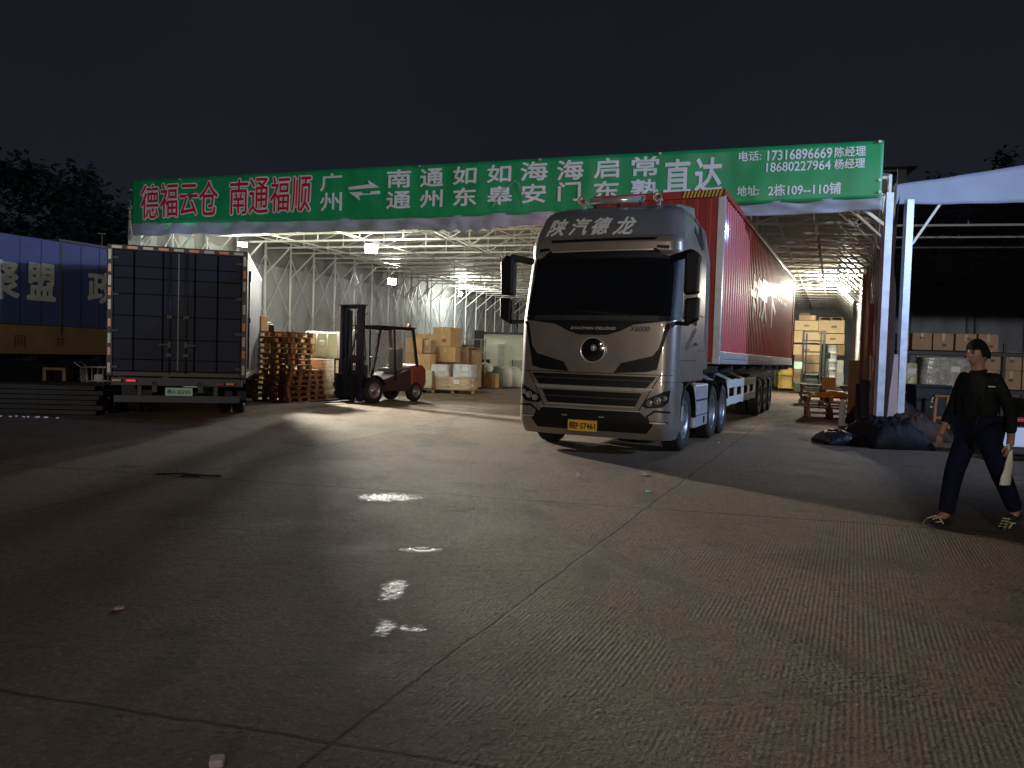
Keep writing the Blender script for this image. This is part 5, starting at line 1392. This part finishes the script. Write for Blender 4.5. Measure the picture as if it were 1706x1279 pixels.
# ---------------------------------------------------------------- small litter on the yard
for px, py, nm, mt, lb, dim in ((1080, 820, "bottle_cap", M("cyan_scrap", (.25, .75, .75), .25), "shiny pale cyan scrap on the ground in front of the truck", (.05, .04, .02)), (1074, 792, "paper_scrap", M("grey_scrap", (.35, .33, .30), .6), "flat grey paper scrap right of the truck's shadow tip", (.14, .06, .015)), (963, 796, "paper_scrap", M("white_scrap", (.55, .52, .46), .6), "small upright white scrap below the licence plate", (.03, .03, .06)), (1196, 739, "paper_scrap", M("grey_scrap", (.35, .33, .30), .6), "tiny pale pebble beside the truck's rear wheels", (.05, .05, .03)),
                                (362, 1276, "stone", M("pale_stone", (.40, .36, .34), .7, 0, .2, 9), "pale stone at the bottom edge of the yard", (.05, .05, .03)), (198, 1015, "paper_scrap", M("pink_scrap", (.42, .30, .27), .7), "pinkish scrap on the dark left slab", (.05, .03, .012))):
    q = G(px, py); o = MB().box((0, 0, dim[2] / 2 + .002), dim).build(nm, mt, None, loc=(q.x, q.y, 0), rz=random.random() * 3, bev=min(dim) * .3, noise_amp=.006); tag(o, lb, nm.replace("_", " "), "litter on the yard")
q = G(310, 793); m = MB()
m.tube([(-.55, 0, .02), (-.2, .08, .03), (.2, -.03, .03), (.62, .02, .02)], .018, 6); m.tube([(-.1, .1, .03), (.25, -.08, .02)], .02, 6); m.box((.05, 0, .02), (.25, .12, .025), 0, .3)
o = m.build("cable_scrap", blackm, None, loc=(q.x, q.y, 0)); o.scale = (.62, .62, .62); tag(o, "dark twisted cable scrap lying across the slab joint on the left", "cable")

# ---------------------------------------------------------------- the walking man
pg = G(1622, 879)
man = thing("person", "man in a dark jacket and blue jeans walking left holding a white bag", "person", (pg.x, pg.y, 0), R(14))
def skin_obj(name, chains, mat, parent, sub=2, extra=None):
    """chains: {joint: (pos, radius)}, edges, root"""
    J, E, root = chains
    keys = list(J); idx = {k: i for i, k in enumerate(keys)}
    me = bpy.data.meshes.new(name); me.from_pydata([J[k][0] for k in keys], [(idx[a], idx[b_]) for a, b_ in E], [])
    me.materials.append(mat)
    o = bpy.data.objects.new(name, me); COL.objects.link(o); o.parent = parent
    o.modifiers.new("skin", 'SKIN')
    for i, k in enumerate(keys):
        r_ = J[k][1]; sv = me.skin_vertices[0].data[i]; sv.radius = r_ if isinstance(r_, tuple) else (r_, r_); sv.use_root = (k == root)
    md = o.modifiers.new("sub", 'SUBSURF'); md.levels = md.render_levels = sub
    o.modifiers["skin"].use_smooth_shade = True
    return o
skin_m = M("skin", (.34, .19, .135), .5, 0, .1, 12)
jack = M("dark_jacket", (.010, .011, .012), .8, 0, .3, 14, bump=.4, spec=.15)
jean = M("dark_jeans", (.008, .011, .028), .85, 0, .25, 30, bump=.3, spec=.15)
hairm = M("black_hair", (.010, .009, .008), .8, 0, .3, 40, stretch=(1, 1, .3), bump=.8, spec=.15)
# local frame: he walks towards -x; the side we see is -y
Jb = {"pelvis": ((0, 0, .92), (.13, .14)), "belly": ((0, 0, 1.08), (.125, .14)), "chest": ((-.02, 0, 1.26), (.13, .165)), "neck0": ((-.03, 0, 1.40), (.075, .08)), "neck": ((-.045, 0, 1.47), .048), "skull": ((-.055, 0, 1.56), (.08, .075)), "crown": ((-.05, 0, 1.635), (.075, .07)),
      "hipN": ((-.01, -.09, .90), .10), "kneeN": ((.16, -.10, .52), .068), "ankN": ((.36, -.10, .17), .045), "toeN": ((.30, -.10, .045), .035),
      "hipF": ((-.01, .09, .90), .10), "kneeF": ((-.15, .10, .50), .068), "ankF": ((-.22, .10, .10), .045), "toeF": ((-.34, .10, .045), .035),
      "shN": ((-.02, -.17, 1.36), .07), "elN": ((.10, -.23, 1.09), .05), "wrN": ((.14, -.21, .85), .033), "palmN": ((.13, -.21, .77), (.022, .036)),
      "shF": ((-.02, .17, 1.36), .07), "elF": ((-.07, .23, 1.09), .05), "wrF": ((-.20, .20, .90), .033), "palmF": ((-.24, .19, .83), (.022, .036))}
Eb = [("pelvis", "belly"), ("belly", "chest"), ("chest", "neck0"), ("neck0", "neck"), ("neck", "skull"), ("skull", "crown"), ("pelvis", "hipN"), ("hipN", "kneeN"), ("kneeN", "ankN"), ("ankN", "toeN"), ("pelvis", "hipF"), ("hipF", "kneeF"), ("kneeF", "ankF"), ("ankF", "toeF"),
      ("chest", "shN"), ("shN", "elN"), ("elN", "wrN"), ("wrN", "palmN"), ("chest", "shF"), ("shF", "elF"), ("elF", "wrF"), ("wrF", "palmF")]
skin_obj("body", (Jb, Eb, "pelvis"), skin_m, man)
def grow(keys, f, over=None):
    d = {}
    for k in keys:
        p, r_ = Jb[k]; r_ = r_ if isinstance(r_, tuple) else (r_, r_); d[k] = (p, (r_[0] * f, r_[1] * f))
    if over: d.update(over)
    return d
skin_obj("jacket", (grow(["belly", "chest", "neck0", "shN", "elN", "shF", "elF"], 1.12, {"hem": ((0, 0, .86), (.145, .165)), "neck": ((-.045, 0, 1.465), .075), "wrN": ((.135, -.212, .88), .050), "wrF": ((-.19, .202, .92), .050), "pelvis": ((0, 0, .97), (.143, .162))}),
        [("pelvis", "hem"), ("pelvis", "belly"), ("belly", "chest"), ("chest", "neck0"), ("neck0", "neck"), ("chest", "shN"), ("shN", "elN"), ("elN", "wrN"), ("chest", "shF"), ("shF", "elF"), ("elF", "wrF")], "belly"), jack, man)
skin_obj("trousers", (grow(["pelvis", "hipN", "hipF"], 1.12, {"kneeN": ((.16, -.10, .52), .088), "calfN": ((.27, -.10, .33), .078), "ankN": ((.355, -.10, .16), .068), "kneeF": ((-.15, .10, .50), .088), "calfF": ((-.19, .10, .28), .078), "ankF": ((-.215, .10, .10), .072)}),
        [("pelvis", "hipN"), ("hipN", "kneeN"), ("kneeN", "calfN"), ("calfN", "ankN"), ("pelvis", "hipF"), ("hipF", "kneeF"), ("kneeF", "calfF"), ("calfF", "ankF")], "pelvis"), jean, man)
def head_fn(u, v):
    a, b_ = 2 * math.pi * u, math.pi * (v - .5)
    x, y, z = math.cos(a) * math.cos(b_), math.sin(a) * math.cos(b_), math.sin(b_)
    X, Y_, Z = x * .098, y * .075, z * .118
    if z < 0: X *= 1 - .25 * z * z; Y_ *= 1 + .22 * z
    if x < 0:                                                   # the face looks towards -x
        X -= .012 * math.exp(-((z + .55) / .25) ** 2) * math.exp(-(y / .45) ** 2) + .034 * math.exp(-((z + .12) / .16) ** 2) * math.exp(-(y / .17) ** 2) + .010 * math.exp(-((z + .42) / .07) ** 2) * math.exp(-(y / .35) ** 2)
        X += .010 * math.exp(-((z - .08) / .10) ** 2) * (math.exp(-((y - .40) / .18) ** 2) + math.exp(-((y + .40) / .18) ** 2))
    return (X - .055, Y_, Z + 1.585)
MB().grid(head_fn, 40, 30).build("head", skin_m, man)
def hair_fn(u, v):
    a, b_ = 2 * math.pi * u, math.pi * (.02 + .48 * v)
    x, y, z = math.cos(a) * math.cos(b_), math.sin(a) * math.cos(b_), math.sin(b_)
    lo = (.022 if x < -.35 else -.035) * (1 - v)
    n_ = 1.13 + .05 * noise.noise((x * 11, y * 11, z * 11))
    return (x * .098 * n_ - .048, y * .080 * n_, z * .118 * n_ * 1.02 + 1.592 + lo * (1.1 if x < 0 else 1.5))
MB().grid(hair_fn, 36, 12).build("hair", hairm, man)
for s in (-1, 1):
    m = MB(); m.lathe([(.001, .012), (.016, .010), (.024, 0), (.016, -.004), (.001, -.002)], (0, 0, 0), 'Y', 14)
    o = m.build("ear", skin_m, man, loc=(-.045, s * .078, 1.575)); o.scale = (1, .8, 1.5)
    MB().lathe([(.001, -.011), (.008, -.008), (.011, 0), (.008, .008), (.001, .011)], (-.139, s * .030, 1.596), 'X', 10).build("eye", M("eye_dark", (.03, .025, .02), .2), man)
    m = MB(); m.bar((-.146, s * .018, 1.615), (-.138, s * .048, 1.614), .008); m.build("eyebrow", hairm, man)
MB().bar((-.147, -.020, 1.532), (-.147, .020, 1.532), .006).build("mouth", M("lip", (.24, .09, .08), .5), man)
# hands: five fingers each, near hand closed round the bag's neck
for s, pw_, dirv in ((-1, Vector((.13, -.21, .77)), Vector((-.10, 0, -1))), (1, Vector((-.24, .19, .83)), Vector((-.25, 0, -1)))):
    J, E = {"p": (tuple(pw_), .012)}, []
    dirv.normalize(); side_ = Vector((1, 0, 0))
    for k, (off, ln) in enumerate(((-.030, .068), (-.010, .076), (.010, .072), (.029, .056))):
        b0 = pw_ + side_ * off + dirv * .035; curl = .035
        b1 = b0 + dirv * ln * .5 + Vector((0, -s * curl * .3, 0)); b2 = b1 + dirv * ln * .3 + Vector((0, -s * curl * .8, 0)); b3 = b2 + dirv * ln * .05 + Vector((0, -s * curl, .005))
        for j, b_ in enumerate((b0, b1, b2, b3)): J["f%d%d" % (k, j)] = (tuple(b_), .0095 - .0008 * j)
        E += [("p", "f%d0" % k), ("f%d0" % k, "f%d1" % k), ("f%d1" % k, "f%d2" % k), ("f%d2" % k, "f%d3" % k)]
    for j, b_ in enumerate((pw_ + Vector((-.035, -s * .01, .0)), pw_ + Vector((-.052, -s * .022, -.035)), pw_ + Vector((-.045, -s * .032, -.062)))): J["t%d" % j] = (tuple(b_), .011 - .001 * j)
    E += [("p", "t0"), ("t0", "t1"), ("t1", "t2")]
    skin_obj("hand", (J, E, "p"), skin_m, man, 1)
for x, y, z, an, nm in ((.34, -.10, .055, -38, "near"), (-.27, .10, .0, 8, "far")):
    m = MB()
    def shoe(u, v):
        a = 2 * math.pi * u; l = v
        w_ = .044 * (math.sin(math.pi * min(1, l * .94 + .06)) ** .35); h_ = .085 if l < .35 else .085 - .045 * (l - .35) / .65
        h_ *= (math.sin(math.pi * min(1, l * .97 + .02)) ** .25 if l < .98 else .2)
        return (.09 - .27 * l, math.cos(a) * w_, .012 + h_ / 2 * (1 + math.sin(a)))
    m.grid(shoe, 16, 18)
    o = m.build("shoe", M("dark_shoe", (.018, .018, .02), .6), man, loc=(x, y, z)); o.rotation_euler = (0, R(an), 0)
    sl = MB().prism([(.095, -.03), (.0, -.042), (-.15, -.045), (-.185, 0), (-.15, .045), (.0, .042), (.095, .03)], lambda a, b_: (a, b_, .0), lambda a, b_: (a, b_, .018)).build("sole", M("dark_sole", (.03, .03, .03), .7), o)
    m = MB()
    for k in range(4): m.bar((-.035 - k * .025, -.032, .088 - k * .010), (-.045 - k * .025, .032, .088 - k * .010), .010, .008)
    m.bar((-.04, -.046, .05), (-.10, -.044, .035), .016, .006); m.bar((-.02, -.046, .03), (-.06, -.044, .07), .014, .006)
    m.build("laces", M("reflective_lace", (.85, .80, .45), .4, emit=0), o)
MB().box((-.09, -.205, 1.30), (.07, .004, .012)).build("chest_stripe", M("reflective_stripe", (.6, .6, .6), .4), man)
# white bag hanging from the near hand
bq = man.matrix_world if False else None
rot = Matrix.Rotation(R(14), 3, 'Z'); bp_ = Vector((pg.x, pg.y, 0)) + rot @ Vector((.10, -.21, .43))
t = thing("plastic_bag", "white folded bag hanging from the man's near hand", "bag", bp_, R(14))
MB().grid(lambda u, v: ((.055 + .012 * noise.noise((u * 5, v * 4, 0))) * math.cos(2 * math.pi * u) * (1 - .72 * v ** 1.6) - .05 * (1 - v) + .05, .026 * math.sin(2 * math.pi * u) * (1 - .55 * v) * (1 + .3 * noise.noise((u * 6, v * 5, 2))), .31 * v), 24, 14).build("bag_body", M("white_bag", (.72, .70, .66), .45, 0, .08, 9, bump=.5), t)
MB().tube([(.02, 0, .30), (.012, -.004, .36), (.03, 0, .38)], .012, 6).build("bag_handle", MATS["white_bag"], t)

# ---------------------------------------------------------------- far building and trees
q = P(1500, 310, 60.0); bd = thing("far_building", "pale grey building with a barred window rising behind the gap between the canopies", "building", (q.x - 1.2, q.y, 0), R(-12))
bz_ = P(1500, 279, 60.0).z
MB().box((-5, 5, bz_ / 2 - .1), (13, 10, bz_ - .2)).build("wall", M("pale_render", (.55, .54, .52), .8, 0, .08, .6, dirt=.25), bd)
MB().box((-4.8, 4.8, bz_), (14, 11, .22)).build("roof", M("roof_slab_grey", (.40, .40, .40), .8), bd)
wz = P(1497, 299, 60.0).z
for k in range(2):
    w_ = MB(); wx = .35 - k * 4.0
    w_.box((wx, -.02, wz), (.95, .08, 1.15)); w_ = w_.build("window", blackp, bd)
    m = MB()
    for x in (-.47, 0, .47): m.box((wx + x, -.07, wz), (.05, .05, 1.2))
    for z in (-.58, .18, .58): m.box((wx, -.068, wz + z), (1.0, .05, .05))
    m.build("frame", whitesteel, w_)
bark = M("bark", (.09, .07, .055), .9, 0, .3, 6, bump=.5)
def tree(loc, h, r_, seed, label, mat, n=1500):
    rn = random.Random(seed); t = thing("tree", label, "tree", loc, rn.random() * 6, "dark trees behind the yard")
    m = MB(); m.tube([(0, 0, 0), (.1, .05, h * .3), (.05, -.1, h * .6), (.12, 0, h * .9)], [.20, .15, .09, .03], 9)
    cl = []
    for k in range(26):
        z = h * (.35 + .6 * rn.random()); a = rn.random() * 6.28; rr = r_ * (1 - abs((z / h - .62)) * 1.5) * rn.uniform(.5, 1)
        e = Vector((math.cos(a) * rr, math.sin(a) * rr, z + rr * .25)); cl.append(e)
        m.tube([(.08, 0, z * .85), e * .55 + Vector((0, 0, z * .42)), e], [.04, .025, .01], 5)
    m.build("trunk", bark, t)
    vs, fs = [], []
    for k in range(n):
        c = rn.choice(cl) + Vector((rn.gauss(0, .55), rn.gauss(0, .55), rn.gauss(0, .45)))
        s_ = rn.uniform(.18, .34); a, b_ = rn.random() * 6.28, rn.uniform(-.8, .8)
        ux_ = Vector((math.cos(a), math.sin(a), b_)).normalized() * s_; uy_ = Vector((-math.sin(a), math.cos(a), rn.uniform(-.6, .6))).normalized() * s_ * .5
        o = len(vs); vs += [c - ux_, c + uy_, c + ux_, c - uy_]; fs.append((o, o + 1, o + 2, o + 3))
    MB().add(vs, fs).build("crown", mat, t)
    return t
leaf = M("dark_leaves", (.11, .12, .085), .6, 0, .5, 3)
q = P(95, 560, 40.0); tree((q.x, q.y, 0), 9.6, 4.4, 3, "tall dark tree whose crown tops the blue trailer", leaf, 4200)
q = P(30, 560, 46.0); tree((q.x, q.y, 0), 8.0, 3.4, 5, "shorter dark tree at the left edge behind the blue trailer", leaf, 3600)
q = P(175, 560, 44.0); tree((q.x, q.y, 0), 8.2, 3.0, 8, "slender dark tree beside the banner's left end", leaf, 3400)
q = P(1610, 560, 75.0); tree((q.x, q.y, 0), 20.0, 7.0, 11, "big dark tree rising behind the neighbouring tent", leaf, 4500)
q = P(1700, 560, 72.0); tree((q.x, q.y, 0), 22.0, 7.0, 12, "big dark tree at the right edge behind the tent roof", leaf, 4500)
